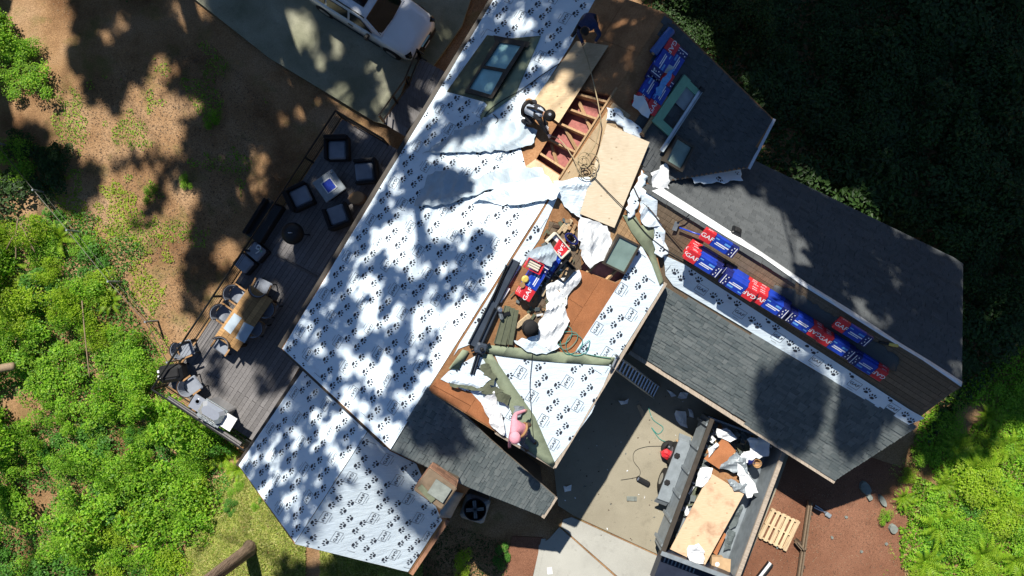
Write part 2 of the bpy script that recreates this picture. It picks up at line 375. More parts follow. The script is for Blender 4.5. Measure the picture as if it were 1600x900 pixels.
def sheet(name, pl, px, h=.03, mat_='wrap', parent=None, amp=.008, g=.22, folds=(), sd=0.0, thick=0.004, lift=None, curl=0.0, crease=0.0):
    """a thin membrane lying on a plane, with real waves and folds (px1,py1,px2,py2,height,width)"""
    poly = [pl.uv(x, y) for x, y in px]; bm = grid_bm(poly, g, g)
    F = [(Vector(pl.uv(a, b)), Vector(pl.uv(c, d)), hh, ww) for a, b, c, d, hh, ww in folds]
    cx = sum(q[0] for q in poly)/len(poly); cy = sum(q[1] for q in poly)/len(poly)
    rad = max(math.hypot(q[0]-cx, q[1]-cy) for q in poly)
    for q in bm.verts:
        u, v = q.co.x, q.co.y; z = h + wob(u, v, amp, sd)
        for a, b, hh, ww in F:
            ab = b-a; t = max(0, min(1, (Vector((u, v))-a).dot(ab)/ab.length_squared)); d = (Vector((u, v))-(a+ab*t)).length
            z += hh*math.exp(-(d/ww)**2)*(.35+.65*math.sin(math.pi*min(1, max(0, t*.8+.1))))
        if curl: z += curl*(math.hypot(u-cx, v-cy)/rad)**2*(.6+.6*noise.noise(Vector((u*3, v*3, sd+3))))
        if crease:
            z += crease*(1.2-2.6*abs(noise.noise(Vector((u*1.5+v*.8, v*2.6-u*.9, sd+1))))) + crease*.35*(1-2*abs(noise.noise(Vector((u*4.1+v, v*2.2, sd+5)))))
        q.co = pl.w(u, v, max(z, h*.5))
    bmesh.ops.recalc_face_normals(bm, faces=bm.faces)
    me = bpy.data.meshes.new(name); bm.to_mesh(me); bm.free(); me.materials.append(W_[mat_])
    if me.polygons and sum(p.normal.z for p in me.polygons) < 0: me.flip_normals()
    me.polygons.foreach_set('use_smooth', [not crease]*len(me.polygons))
    o = link(name, me, parent)
    if thick:
        md = o.modifiers.new('thickness', 'SOLIDIFY'); md.thickness = thick; md.offset = 1
    return o
def paw_shapes():
    out = []
    for x, y, a, b, r in ((0, -.042, .058, .046, 0), (-.088, .02, .021, .036, .5), (-.036, .07, .023, .04, .12), (.036, .07, .023, .04, -.12), (.088, .02, .021, .036, -.5)):
        out.append([(x+math.cos(r)*a*math.cos(t)-math.sin(r)*b*math.sin(t), y+math.sin(r)*a*math.cos(t)+math.cos(r)*b*math.sin(t)) for t in (2*math.pi*k/9 for k in range(9))])
    out[0] = [(x*(1 if y > -.045 else 1.18), y*(1.25 if y > -.04 else 1)) for x, y in out[0]]
    return out
PAW = paw_shapes()
def printing(pl, px, h, parent, amp, sd, phase=(0, 0), clear=(), flip=0, name='paw_print_pattern'):
    """paw prints and boxed letters printed on the membrane: flat ink shapes that follow its waves"""
    poly = [pl.uv(x, y) for x, y in px]; cl = [[pl.uv(x, y) for x, y in c] for c in clear]
    b = B(); us = [q[0] for q in poly]; vs_ = [q[1] for q in poly]
    ok = lambda u, v: inside(u, v, poly) and not any(inside(u, v, c) for c in cl)
    def put(shape, u, v, r, s=1.0, tri=None):
        c, sn = math.cos(r)*s, math.sin(r)*s; pts = [(u+x*c-y*sn, v+x*sn+y*c) for x, y in shape]
        if not all(ok(a, d) for a, d in pts[::2]): return
        b.add([tuple(pl.w(a, d, h+wob(a, d, amp, sd)+.006)) for a, d in pts], tri or [tuple(range(len(pts)))])
    def frame(u, v, r, wx, wy, t=.008):
        c, sn = math.cos(r), math.sin(r)
        for x, y, sx, sy in ((0, wy/2, wx, t), (0, -wy/2, wx, t), (wx/2, 0, t, wy), (-wx/2, 0, t, wy), (0, -wy*.78, wx*.55, t)):
            put([(x-sx/2, y-sy/2), (x+sx/2, y-sy/2), (x+sx/2, y+sy/2), (x-sx/2, y+sy/2)], u, v, r)
    tv, tf = text_mesh('GAF'); U, V = 1.22, .66
    for j in range(int(min(vs_)/V)-2, int(max(vs_)/V)+3):
        off = (j % 3)*.42 + phase[0]
        for i in range(int(min(us)/U)-2, int(max(us)/U)+3):
            u0, v0 = i*U+off, j*V+phase[1]; r0 = math.pi if (flip and (j % 2)) else 0
            frame(u0, v0, 0, .31, .25)
            put([(x*.092, y*.092) for x, y in tv], u0, v0, r0, 1, tf)
            for du, dv in ((.36, .03), (.60, -.04), (.74, .27), (1.0, .2)):
                u, v = u0+du, v0+dv
                r = r0+.25
                for e in PAW: put(e, u, v, r, .94)
    if not b.f: return None
    o = b.build(name, 'print', parent); o['kind'] = 'stuff'; return o
def panels(name, pl, px, us, vs_, mat_, parent, th=.012, h=0.0, gap=.006, limit=300, stagger=.5, ou=0.0, ov=0.0, jig=0.0):
    """pieces (panels, boards) laid in courses over a polygon; each piece its own object"""
    poly = [pl.uv(x, y) for x, y in px]; made = []
    U = [q[0] for q in poly]; Vv = [q[1] for q in poly]
    j = math.floor((min(Vv)-ov)/vs_)
    while ov + j*vs_ < max(Vv):
        v0, v1 = ov+j*vs_, ov+(j+1)*vs_; off = ou + (stagger*us if j % 2 else 0); i = math.floor((min(U)-off)/us)
        while off+i*us < max(U):
            bm = bmesh.new(); bm.faces.new([bm.verts.new((a, b, 0)) for a, b in poly])
            for co, no in (((off+i*us+gap, 0, 0), (-1, 0, 0)), ((off+(i+1)*us-gap, 0, 0), (1, 0, 0)), ((0, v0+gap, 0), (0, -1, 0)), ((0, v1-gap, 0), (0, 1, 0))):
                if bm.faces: bmesh.ops.bisect_plane(bm, geom=bm.verts[:]+bm.edges[:]+bm.faces[:], dist=1e-5, plane_co=co, plane_no=no, clear_outer=True)
            i += 1
            if not bm.faces or sum(f.calc_area() for f in bm.faces) < .004: bm.free(); continue
            r = bmesh.ops.extrude_face_region(bm, geom=bm.faces[:]); top = {e for e in r['geom'] if isinstance(e, bmesh.types.BMVert)}
            cc = sum((q.co for q in bm.verts), Vector())/len(bm.verts); dz = random.uniform(-jig, jig)
            for q in bm.verts: q.co.z = (th+dz) if q in top else -.002
            o = pl.w(cc.x, cc.y, h); M = Matrix.Identity(4)
            for a in range(3): M[a][0], M[a][1], M[a][2], M[a][3] = pl.u[a], pl.v[a], pl.n[a], o[a]
            for q in bm.verts: q.co.x -= cc.x; q.co.y -= cc.y
            bmesh.ops.recalc_face_normals(bm, faces=bm.faces)
            me = bpy.data.meshes.new(name); bm.to_mesh(me); bm.free(); me.materials.append(W_[mat_])
            made.append(link(name, me, parent, M))
        j += 1
    return made
_wedge = {}
def wedge(mat_):
    if mat_ not in _wedge:
        b = B(); vs = [(-.5, 0, -.003), (.5, 0, -.003), (.5, .15, -.003), (-.5, .15, -.003), (-.5, 0, .02), (.5, 0, .02), (.5, .15, .004), (-.5, .15, .004)]
        b.add(vs, [(3, 2, 1, 0), (4, 5, 6, 7), (0, 1, 5, 4), (1, 2, 6, 5), (2, 3, 7, 6), (3, 0, 4, 7)]); _wedge[mat_] = b.mesh('shingle', [mat_])
    return _wedge[mat_]
def shingles(pl, px, mat_, house, n_single=300, h=.004, expo=.108, seed=3):
    """courses of laminated shingles: the first n_single as objects, the rest joined"""
    rg = random.Random(seed); poly = [pl.uv(x, y) for x, y in px]; Vv = [q[1] for q in poly]; spots = []
    v = min(Vv)
    while v < max(Vv):
        xs = []; vm = v+.05
        for k in range(len(poly)):
            (a, b), (c, d) = poly[k], poly[(k+1) % len(poly)]
            if (b > vm) != (d > vm): xs.append(a+(c-a)*(vm-b)/(d-b))
        xs.sort()
        for q in range(0, len(xs)-1, 2):
            u = xs[q]
            while u < xs[q+1]-.03:
                wd = min(rg.choice((.13, .19, .26, .32)), xs[q+1]-u)
                spots.append((u+wd/2, v, wd-.006, rg.choice((0, 0, .003, .012)))); u += wd
        v += expo
    rg.shuffle(spots); field = B()
    for u, vv, wd, dz in spots[n_single:]:
        for_v = [(-.5, 0, -.003), (.5, 0, -.003), (.5, .15, -.003), (-.5, .15, -.003), (-.5, 0, .02), (.5, 0, .02), (.5, .15, .004), (-.5, .15, .004)]
        field.add([tuple(pl.w(u+x*wd, vv+y, h+dz+z)) for x, y, z in for_v], [(3, 2, 1, 0), (4, 5, 6, 7), (0, 1, 5, 4), (1, 2, 6, 5), (2, 3, 7, 6), (3, 0, 4, 7)])
    if not field.f: field.box(pl.w(*poly[0], -.05), (.05, .05, .01))
    f = field.build('shingle_field', mat_, house); f['kind'] = 'stuff'
    for u, vv, wd, dz in spots[:n_single]:
        o = pl.w(u, vv, h+dz); M = Matrix.Identity(4)
        for a in range(3): M[a][0], M[a][1], M[a][2], M[a][3] = pl.u[a]*wd, pl.v[a], pl.n[a], o[a]
        link('shingle', wedge(mat_), f, M)
    return f
# ------------------------------------------------------------------ setting: ground, driveway, pad
def sst(a, b, x): t = max(0, min(1, (x-a)/(b-a))); return t*t*(3-2*t)
def gz(x, y):
    wl = -.846*x+.533*y
    return -2.05*sst(2.3, 5.6, wl) - .05 + .05*noise.noise(Vector((x*.35, y*.35, 2)))*sst(9, 12, abs(x)+abs(y)*.2)
def ground():
    def ax(lim, far): return [-far, -far*.6] + list(np.arange(-lim, lim+.01, .5)) + [far*.6, far]
    xs, ys = ax(24, 90), ax(15, 90); b = B()
    for y in ys:
        for x in xs: b.v.append((x, y, gz(x, y)))
    n = len(xs)
    for j in range(len(ys)-1):
        for i in range(n-1): b.f.append((j*n+i, j*n+i+1, (j+1)*n+i+1, (j+1)*n+i)); b.m.append(0)
    return tag(b.build('ground', 'soil', smooth=True), 'brown forest soil with scattered needles and moss around the house', kind='structure')
ground()
def draped(name, px, mat_, label, up=.02, z=0.0):
    bm = grid_bm([tuple(P(x, y, z).xy) for x, y in px], .5, .5)
    for q in bm.verts: q.co.z = gz(q.co.x, q.co.y)+up
    me = bpy.data.meshes.new(name); bm.to_mesh(me); bm.free(); me.materials.append(W_[mat_]); return tag(link(name, me), label, kind='structure')
draped('mulch_ground', [(1140, 700), (1320, 700), (1420, 735), (1432, 800), (1412, 870), (1420, 960), (1120, 960)], 'gravel_red', 'reddish brown bare soil beside the trailer below the garage')
F0 = flat(0.0); FP = flat(-1.93)
def slab(name, pl, px, mat_, label, h=0.0, th=.12):
    return tag(plate(name, pl, px, (), th, h, (mat_, mat_)), label, kind='structure')
slab('driveway', F0, [(897, 806), (872, 790), (862, 700), (950, 540), (1015, 520), (1240, 690), (1215, 760), (1150, 925), (1150, 960), (1115, 962), (1110, 904)], 'concrete', 'tan speckled concrete driveway between house and dump trailer')
slab('driveway_apron', F0, [(893, 808), (1106, 905), (1110, 960), (1020, 960), (968, 903), (877, 823), (880, 812)], 'concrete_pale', 'pale concrete band along the edge of the driveway', .006)
slab('path', F0, [(874, 824), (965, 905), (1015, 960), (822, 960), (838, 905), (842, 852), (858, 842)], 'concrete_pale', 'pale concrete walk beside the house corner')
slab('mulch_bed', F0, [(800, 838), (848, 840), (846, 846), (831, 905), (818, 960), (775, 960), (789, 890), (797, 852)], 'gravel_red', 'red mulch strip between grass and concrete walk', -.01)
slab('bed_edging', F0, [(846, 842), (853, 842), (840, 905), (826, 960), (818, 960), (832, 905)], 'concrete_pale', 'narrow concrete edging beside the red mulch', .012)
slab('parking_pad', FP, [(268, -30), (300, -55), (520, -190), (745, -30), (722, 40), (660, 128), (637, 118), (608, 196), (585, 190), (420, 90)], 'concrete_mossy', 'mossy concrete parking pad under the white car')
# ------------------------------------------------------------------ the house: roof planes from measured corners
R1, R2 = (1040, 20, 5.8), (610, 703, 5.8)
PL = Pl(R1, R2, (440, 545, 3.4)); PR = Pl(R1, R2, (863, 728, 4.2)); PG = Pl(R1, R2, (866, 777, 2.9))
G1, G2 = (1000, 290, 5.15), (1503, 602, 5.15)
GN = Pl(G1, G2, (1305, 750, 2.4)); GF = Pl(G1, G2, (1505, 412, 2.4))
K1, K2 = (460, 850, 5.25), (575, 672, 5.25)
LL = Pl(K1, K2, (370, 725, 3.0)); LR = Pl(K1, K2, (640, 895, 3.0))
house = thing('house', 'sprawling house being re-roofed, white printed underlayment over most of its slopes', 'house')
def px_of(q): k = FPX/(CH-q.z); return (800+q.x*k, 450-q.y*k)
_r1 = P(*R1); _perp = Vector((-.846, .533, 0)); _e = _r1 + _perp*4.35; _e.z = 3.4; TL = px_of(_e)
HOLE_L = [(903, 139), (957, 151), (879, 275), (838, 248)]
PL_OUT = [(1040, 20), (610, 703), (440, 545), TL]
plate('roof_slope', PL, PL_OUT, [[(904, 140), (955, 149), (877, 274), (838, 248)]], .17, parent=house, mats=('osb', 'fascia_red'))
PR_OUT = [(1040, 20), (1208, 185), (1168, 262), (1000, 290), (1037, 442), (960, 566), (863, 728), (773, 674), (668, 610)]
HOLE_R = [(903, 420), (926, 398), (984, 428), (962, 441)]
plate('roof_slope', PR, PR_OUT, [HOLE_R], .17, parent=house, mats=('osb', 'fascia'))
PG_OUT = [(676, 598), (610, 703), (732, 762), (846, 807), (868, 776), (770, 690)]
plate('roof_slope', PG, PG_OUT, (), .15, parent=house, mats=('shingle', 'fascia'), h=-.01)
GN_OUT = [(1000, 290), (1503, 602), (1305, 751), (985, 548), (1037, 442)]
GF_OUT = [(1000, 290), (1168, 245), (1490, 402), (1505, 412), (1503, 602)]
plate('roof_slope', GN, GN_OUT, (), .16, parent=house, mats=('brown_board', 'fascia'), h=-.02)
plate('roof_slope', GF, GF_OUT, (), .16, parent=house, mats=('shingle_shaded', 'fascia'), h=-.02)
LL_OUT = [(460, 850), (575, 672), (512, 612), (474, 578), (372, 727)]
LR_OUT = [(460, 850), (575, 672), (610, 703), (735, 762), (697, 812), (640, 895)]
plate('roof_slope', LL, LL_OUT, (), .16, parent=house, mats=('osb', 'fascia_red'))
plate('roof_slope', LR, LR_OUT, (), .16, parent=house, mats=('osb', 'fascia_red'))
def walls(pl, px, inset=.4, drop=.22, base=-2.3):
    top = [pl.at(x, y, 0) for x, y in px]; c = sum(top, Vector())/len(top); b = B(); t2 = []
    for q in top:
        d = Vector((c.x-q.x, c.y-q.y, 0)); q2 = q + d.normalized()*inset
        uu = (q2-pl.o); z = pl.o.z - (pl.n.x*uu.x+pl.n.y*uu.y)/pl.n.z - drop; t2.append(Vector((q2.x, q2.y, z)))
    b.prism(t2, [Vector((q.x, q.y, base)) for q in t2]); return b.build('wall', 'siding', house)
walls(PL, [(958, 152), (880, 276), (610, 703), (440, 545), TL, (1040, 20)], drop=.75); walls(PR, PR_OUT, drop=.75)
for pl_, o_ in ((PG, PG_OUT), (GN, GN_OUT), (GF, GF_OUT), (LL, LL_OUT), (LR, LR_OUT)): walls(pl_, o_)
def edge_board(pl, a, b_, mat_, wdt=.11, hh=.17, out=0.02, name='fascia_board'):
    """trim board along a roof edge"""
    p, q = pl.at(*a), pl.at(*b_); d = (q-p); L = d.length; d.normalize(); s = d.cross(Vector((0, 0, 1))).normalized()
    m = Matrix.Identity(4); nn = s.cross(d); c = (p+q)/2
    for i in range(3): m[i][0], m[i][1], m[i][2], m[i][3] = d[i], s[i], nn[i], c[i]
    return B().box((0, 0, -hh/2+.02), (L, wdt, hh), M=m).build(name, mat_, house)
edge_board(PL, (TL[0]-3, TL[1]-2), (437, 543), 'bronze', .12); edge_board(LL, (371, 728), (472, 578), 'bronze', .12)
edge_board(PR, (1040, 442), (866, 730), 'fascia', .10); edge_board(GN, (983, 550), (1304, 753), 'fascia', .12)
edge_board(LR, (699, 812), (642, 897), 'fascia_red', .14); edge_board(PG, (869, 777), (848, 809), 'fascia', .10)
edge_board(PR, (1210, 186), (1170, 264), 'alu', .08, .1); edge_board(PL, (600, 697), (443, 549), 'bronze', .04, .12)
# exposed sheathing
OSB_TOP = [(928, 2), (1038, 21), (959, 148), (902, 137), (833, 246), (878, 278), (860, 300), (822, 262), (835, 160), (893, 70)]
panels('sheathing_panel', PL, [(928, 0), (1038, 22), (958, 149), (901, 136), (893, 70)], 2.44, 1.22, 'osb', house, .012)
panels('sheathing_panel', PL, [(837, 249), (877, 276), (868, 290), (862, 300), (815, 265)], 2.44, 1.22, 'ply_red', house, .012)
panels('sheathing_panel', PR, [(958, 160), (985, 180), (908, 318), (868, 292)], 2.44, .5, 'ply_old', house, .012)
panels('sheathing_panel', PR, [(885, 428), (905, 421), (962, 443), (972, 440), (908, 560), (850, 545)], 2.44, 1.22, 'osb_new', house, .012)
panels('sheathing_panel', PR, [(870, 295), (905, 318), (885, 352), (862, 345), (858, 320)], 2.44, 1.22, 'osb', house, .014)
panels('sheathing_board', PR, [(858, 345), (905, 360), (908, 420), (885, 430), (860, 545), (830, 520), (840, 470)], 2.6, .16, 'brown_board', house, .016, stagger=.3)
panels('sheathing_board', PR, [(965, 340), (985, 352), (1000, 395), (985, 400), (935, 362)], 1.6, .13, 'lumber', house, .016)
panels('sheathing_board', GN, [(1010, 300), (1500, 606), (1440, 645), (1035, 398)], 3.2, .15, 'brown_board', house, .016, h=-.02, stagger=.37)
panels('sheathing_panel', PR, [(670, 609), (684, 592), (735, 612), (762, 640), (774, 672)], 2.44, 1.22, 'osb_new', house, .02)
# rafters and insulation seen through the opening by the ridge
ins = plate('insulation', PL, [(895, 130), (968, 146), (880, 290), (825, 250)], (), .05, -.32, ('pink', 'pink'), house)
for k in range(5):
    t = (k+.35)/4.7; a = Vector((903+(838-903)*t, 139+(248-139)*t)); b_ = Vector((957+(879-957)*t, 151+(275-151)*t))
    p, q = PL.at(a.x-6, a.y-4+random.uniform(-2, 2), -.02), PL.at(b_.x+4, b_.y+3+random.uniform(-3, 3), -.02); d = (q-p); L = d.length; d.normalize(); s = PL.n.cross(d); m = Matrix.Identity(4)
    for i in range(3): m[i][0], m[i][1], m[i][2], m[i][3] = d[i], s[i], PL.n[i], (p+q)[i]/2
    B().box((0, 0, -.12), (L, .055, .22), M=m).build('rafter', 'lumber', house)
for a, b_ in (((905, 160), (925, 205)), ((880, 195), (905, 240)), ((862, 225), (872, 262)), ((915, 150), (945, 170))):
    p, q = PL.at(*a, -.2), PL.at(*b_, -.24); B().tube([p, q], .045, n=4).build('brace', 'lumber', house)
m = PL.M(957, 151, 879, 275); B().box((1.1, -.02, -.05), (2.7, .05, .2), M=m).build('ridge_beam', 'lumber', house)
ins2 = plate('insulation', PR, [(895, 425), (925, 392), (990, 428), (960, 450)], (), .05, -.3, ('insul', 'insul'), house)
for a, b_ in (((912, 432), (946, 395)), ((945, 440), (975, 410))):
    p, q = PR.at(*a, -.04), PR.at(*b_, -.04); B().tube([p, q], .05, n=4).build('rafter', 'lumber', house)
# shingled slopes
shingles(GN, [(1037, 446), (1055, 458), (1432, 668), (1305, 750), (987, 547)], 'shingle', house, 300, h=0.0)
shingles(PG, [(672, 606), (613, 703), (732, 761), (845, 806), (866, 777), (770, 690)], 'shingle', house, 300, seed=5)
shingles(GF, [(1010, 296), (1168, 248), (1490, 404), (1503, 412), (1501, 598)], 'shingle_shaded', house, 200, h=-.02, seed=8)
shingles(PR, [(1040, 24), (1206, 186), (1166, 261), (1012, 288), (992, 210)], 'shingle_shaded', house, 200, seed=9)
# ------------------------------------------------------------------ underlayment strips with their print
def wrapped(pl, px, strips, amp=.012, sd=0.0, phase=(0, 0), clear=(), flip=0, h=.024, g=.24):
    """strips: list of px polygons, one per roll course; print laid over all"""
    first = None
    for k, s in enumerate(strips):
        o = sheet('underlayment_strip', pl, s, h+.0008*k, 'wrap', house, amp, g, sd=sd, thick=0); first = first or o
    p = printing(pl, px, h+.005, None, amp, sd, phase, clear, flip)
    if p: p.parent = first
    return first
def courses(pl, px, wdt=1.15, lap=.03):
    """cut a px polygon into roll courses across v; returns px polygons"""
    poly = [pl.uv(x, y) for x, y in px]; v0 = min(q[1] for q in poly); v1 = max(q[1] for q in poly); out = []
    while v0 < v1-.02:
        bm = bmesh.new(); bm.faces.new([bm.verts.new((a, b, 0)) for a, b in poly])
        for co, no in (((0, v0, 0), (0, -1, 0)), ((0, v0+wdt+lap, 0), (0, 1, 0))):
            if bm.faces: bmesh.ops.bisect_plane(bm, geom=bm.verts[:]+bm.edges[:]+bm.faces[:], dist=1e-5, plane_co=co, plane_no=no, clear_outer=True)
        for f in bm.faces: out.append([px_of(pl.w(q.vert.co.x, q.vert.co.y)) for q in f.loops])
        bm.free(); v0 += wdt
    return out
SKY = [(762, 56), (800, 61), (846, 57), (815, 122), (770, 172), (757, 160), (699, 144)]
WL = [(TL[0], TL[1]), (935, -8), (928, 4), (893, 70), (835, 160), (812, 222), (822, 262), (856, 294), (864, 299), (836, 344), (776, 439), (716, 534), (670, 607), (611, 702), (442, 545)]
wrapped(PL, WL, courses(PL, WL), .014, 0.0, (.2, .1), [SKY], 0)
WLL = [(462, 848), (575, 674), (515, 618), (474, 580), (374, 727)]
wrapped(LL, WLL, courses(LL, WLL), .012, 3.0, (.5, .2), (), 0)
WLR = [(460, 849), (575, 673), (609, 704), (650, 724), (690, 812), (637, 893)]
wrapped(LR, WLR, courses(LR, WLR), .016, 5.0, (.1, .35), (), 1)
WQ = [(865, 301), (874, 300), (854, 345), (842, 374), (803, 432), (745, 532), (738, 536), (716, 545), (708, 556), (718, 536), (778, 441), (838, 346)]
wrapped(PR, WQ, [WQ], .008, 2.0, (.4, .3), (), 0, h=.02)
WR = [(992, 381), (1003, 386), (1036, 445), (962, 563), (898, 550), (974, 432)]
wrapped(PR, WR, [WR], .01, 7.0, (.55, .2), (), 0)
WT = [(772, 553), (885, 566), (955, 572), (924, 645), (866, 722), (850, 700), (792, 598)]
wrapped(PR, WT, [WT], .014, 8.0, (.15, .1), (), 1)
WH = [(742, 556), (700, 580), (688, 592), (738, 616), (764, 642), (776, 671), (800, 690), (845, 712), (800, 630), (765, 560)]
wrapped(PR, WH, [WH], .014, 9.0, (.7, .3), (), 1, h=.02)
WG = [(1037, 398), (1070, 413), (1422, 640), (1445, 653), (1418, 664), (1052, 446), (1040, 430)]
wrapped(GN, WG, [WG], .006, 11.0, (.52, .36), (), 0, h=.012)
sheet('underlayment_strip', GF, [(1018, 299), (1034, 294), (1142, 363), (1180, 388), (1260, 443), (1330, 486), (1400, 533), (1450, 563), (1503, 597), (1501, 605), (1440, 563), (1375, 524), (1300, 476), (1250, 445), (1190, 402), (1135, 371)], .02, 'paper', house, .006, .3)
sheet('underlayment_strip', GN, [(1003, 292), (1028, 312), (1026, 345), (1040, 360), (1036, 400), (1018, 380), (1000, 340), (985, 315)], .03, 'wrap', house, .01, .2)
# membranes
def membrane(px, pl=PR, h=.036, mat_='green', name='membrane_strip'): return sheet(name, pl, px, h, mat_, house, .004, .4)
membrane([(738, 536), (812, 543), (872, 549), (962, 558), (956, 571), (885, 567), (835, 563), (768, 554)])
membrane([(750, 552), (768, 553), (800, 600), (835, 650), (866, 722), (862, 729), (826, 704), (790, 625)], h=.05)
membrane([(972, 336), (990, 334), (1000, 352), (1020, 350), (1022, 395), (1036, 440), (1030, 446), (1012, 398), (985, 362)], h=.04)
membrane(SKY, PL, .034, 'green_dark'); membrane([(806, 150), (846, 58), (832, 60), (800, 105), (752, 182), (752, 190)], PL, .045)
membrane([(700, 575), (722, 545), (732, 548), (716, 577)], PR, .05)
# ------------------------------------------------------------------ fixtures of the house
def recenter(o):
    me = o.data; c = sum((q.co for q in me.vertices), Vector())/len(me.vertices); me.transform(Matrix.Translation(-c)); o.location = c; return o
def one(o, label, cat, group=None): return tag(recenter(o), label, cat, group)
def lerp2(a, b, t): return (a[0]+(b[0]-a[0])*t, a[1]+(b[1]-a[1])*t)
sky_fr = plate('skylight', PL, [(777, 60), (823, 67), (769, 154), (726, 143)], [[(781, 66), (814, 71), (790, 108), (757, 102)], [(753, 106), (786, 112), (767, 148), (733, 138)]], .12, .16, ('bronze', 'bronze'), house)
plate('pane', PL, [(780, 65), (815, 70), (791, 109), (756, 103)], (), .02, .10, ('glass_teal', 'glass_teal'), sky_fr)
plate('pane', PL, [(752, 105), (787, 111), (768, 149), (732, 139)], (), .02, .10, ('glass_teal', 'glass_teal'), sky_fr)
plate('flashing', PL, [(771, 55), (829, 66), (824, 74), (773, 64)], (), .02, .15, ('bronze', 'bronze'), sky_fr)
# chimney: brick shaft, mortar cap, metal lid
zc = 5.9; ccorn = [(664, 743), (714, 754), (697, 791), (645, 773)]
ct = [P(x, y, zc) for x, y in ccorn]; cc = sum(ct, Vector())/4; crz = A0+math.pi/2+math.radians(-4)
CM = at(cc.x, cc.y, 3.3, crz)
chim = B().box((0, 0, 1.25), (.80, .62, 2.5), M=CM).build('chimney', 'mortar', house)
bk = B().box((0, 0, 0), (.2, .05, .062)).mesh('brick', ['brick'])
for k in range(14, 37):
    z = 2.56-(k-13)*.076+.99
    if z > 2.46: continue
    for sx, sy, L, ang in ((0, -.315, .80, 0), (0, .315, .80, 0), (-.405, 0, .62, math.pi/2), (.405, 0, .62, math.pi/2)):
        nb = 4 if L > .7 else 3
        for i in range(nb):
            t = (i+.5+(.25 if k % 2 else -.0))/nb-.5; t = max(-.40, min(.40, t))
            x, y = (sx+t*L, sy) if ang == 0 else (sx, sy+t*L)
            if z > 1.0 and (sy < 0 or sx > 0 or sy > 0): link('brick', bk, chim, CM @ at(x, y, z, ang+random.uniform(-.03, .03)))
B().rbox((0, 0, 2.5), (.86, .68, .07), .03, M=CM).build('mortar_cap', 'mortar', chim)
B().box((-.1, -.05, 2.63), (.46, .40, .05), M=CM, r=(.06, .03, .05)).build('metal_lid', 'rock', chim)
B().box((.12, .2, 2.61), (.5, .14, .02), M=CM, r=(0, 0, -.2)).build('felt_scrap', 'green_dark', chim)
sheet('chimney_flashing', LR, [(690, 760), (722, 768), (702, 806), (684, 806)], .1, 'steel', house, .004, .3)
# bare edge of the fascia under the upper slope
edge_board(PR, (866, 731), (775, 677), 'fascia', .05, .14)
# ------------------------------------------------------------------ sheets of wood lying loose
one(plate('plywood_sheet', PL, [(901, 64), (951, 71), (873, 192), (831, 161)], (), .02, .12, ('ply_old', 'lumber_pale')), 'stained grey plywood sheet lying over the wrap, lower end by the crouching worker', 'plywood')
one(plate('plywood_sheet', PR, [(948, 194), (1015, 222), (960, 356), (906, 334)], (), .022, .16, ('ply', 'lumber')), 'pale clean plywood sheet under the coiled tan rope at the ridge', 'plywood')
# ------------------------------------------------------------------ loose membrane pieces on the roof
def scrap(name, label, cat, pl, px, h, mat_, folds=(), curl=.0, amp=.03, g=.12, sd=None, prints=False, thick=.006, ragged=True):
    sd = random.random()*50 if sd is None else sd
    rg = random.Random(int(px[0][0]*31+px[0][1])); r2 = []
    for (a, b_), (c, d) in zip(px, px[1:]+px[:1]):
        n = max(1, int(math.hypot(c-a, d-b_)/6))
        for k in range(n): r2.append((a+(c-a)*k/n+(rg.uniform(-2.4, 2.4) if k else 0), b_+(d-b_)*k/n+(rg.uniform(-2.4, 2.4) if k else 0)))
    px = r2 if ragged else px
    o = sheet(name, pl, px, h, mat_, None, amp*.5, g*.75, [(a, b_, c, d, e*.55, f_*.6) for a, b_, c, d, e, f_ in folds], sd, .003, None, curl*.7, crease=.045 if curl and not prints else 0); tag(o, label, cat)
    if prints:
        p = printing(pl, px, h+.004, None, 0, sd, (random.random(), random.random()))
        if p: p.parent = o
    return o
scrap('loose_wrap_flap', 'big loose white flap of underlayment folded back beside the crouching worker', 'underlayment', PL, [(662, 242), (720, 205), (765, 185), (800, 190), (842, 206), (838, 226), (800, 238), (750, 241)], .05, 'underside', [(690, 238, 835, 225, .14, .25), (720, 210, 800, 195, .07, .2)], .02)
scrap('loose_wrap_flap', 'turned-over pale blue flap of underlayment in the middle of the left slope', 'underlayment', PL, [(650, 324), (672, 276), (700, 268), (745, 282), (800, 262), (850, 265), (858, 282), (800, 288), (765, 300), (715, 318), (680, 326)], .05, 'underside', [(655, 322, 790, 300, .18, .22), (700, 272, 850, 270, .1, .25)], .02)
scrap('loose_wrap_flap', 'crumpled white wrap edge running down to the ridge below the rafter opening', 'underlayment', PL, [(740, 316), (790, 290), (855, 276), (878, 300), (872, 312), (840, 318), (800, 324), (770, 318)], .06, 'wrap', [(745, 318, 850, 285, .2, .16), (800, 322, 870, 306, .14, .15)], .03)
scrap('wrap_sheet', 'crumpled white wrap hanging over the ridge beside the pale plywood sheet', 'underlayment', PR, [(862, 282), (915, 275), (935, 290), (912, 318), (905, 340), (880, 322), (866, 300)], .06, 'wrap', [(870, 290, 930, 285, .12, .15)], .05)
scrap('wrap_sheet', 'large torn white wrap sheet below the pale plywood', 'underlayment', PR, [(905, 338), (945, 352), (952, 382), (940, 405), (918, 418), (905, 398), (900, 365)], .09, 'paper', [(915, 345, 920, 410, .14, .14), (940, 360, 930, 400, .1, .1)], .05)
scrap('wrap_sheet', 'grey crumpled wrap lying between the blue bundles and the orange sheathing', 'underlayment', PR, [(902, 420), (905, 432), (890, 455), (880, 478), (888, 500), (862, 545), (838, 540), (840, 500), (855, 470), (850, 445)], .06, 'paper', [(850, 450, 900, 435, .12, .09), (842, 485, 885, 470, .14, .1), (850, 520, 875, 500, .1, .12)], .05)
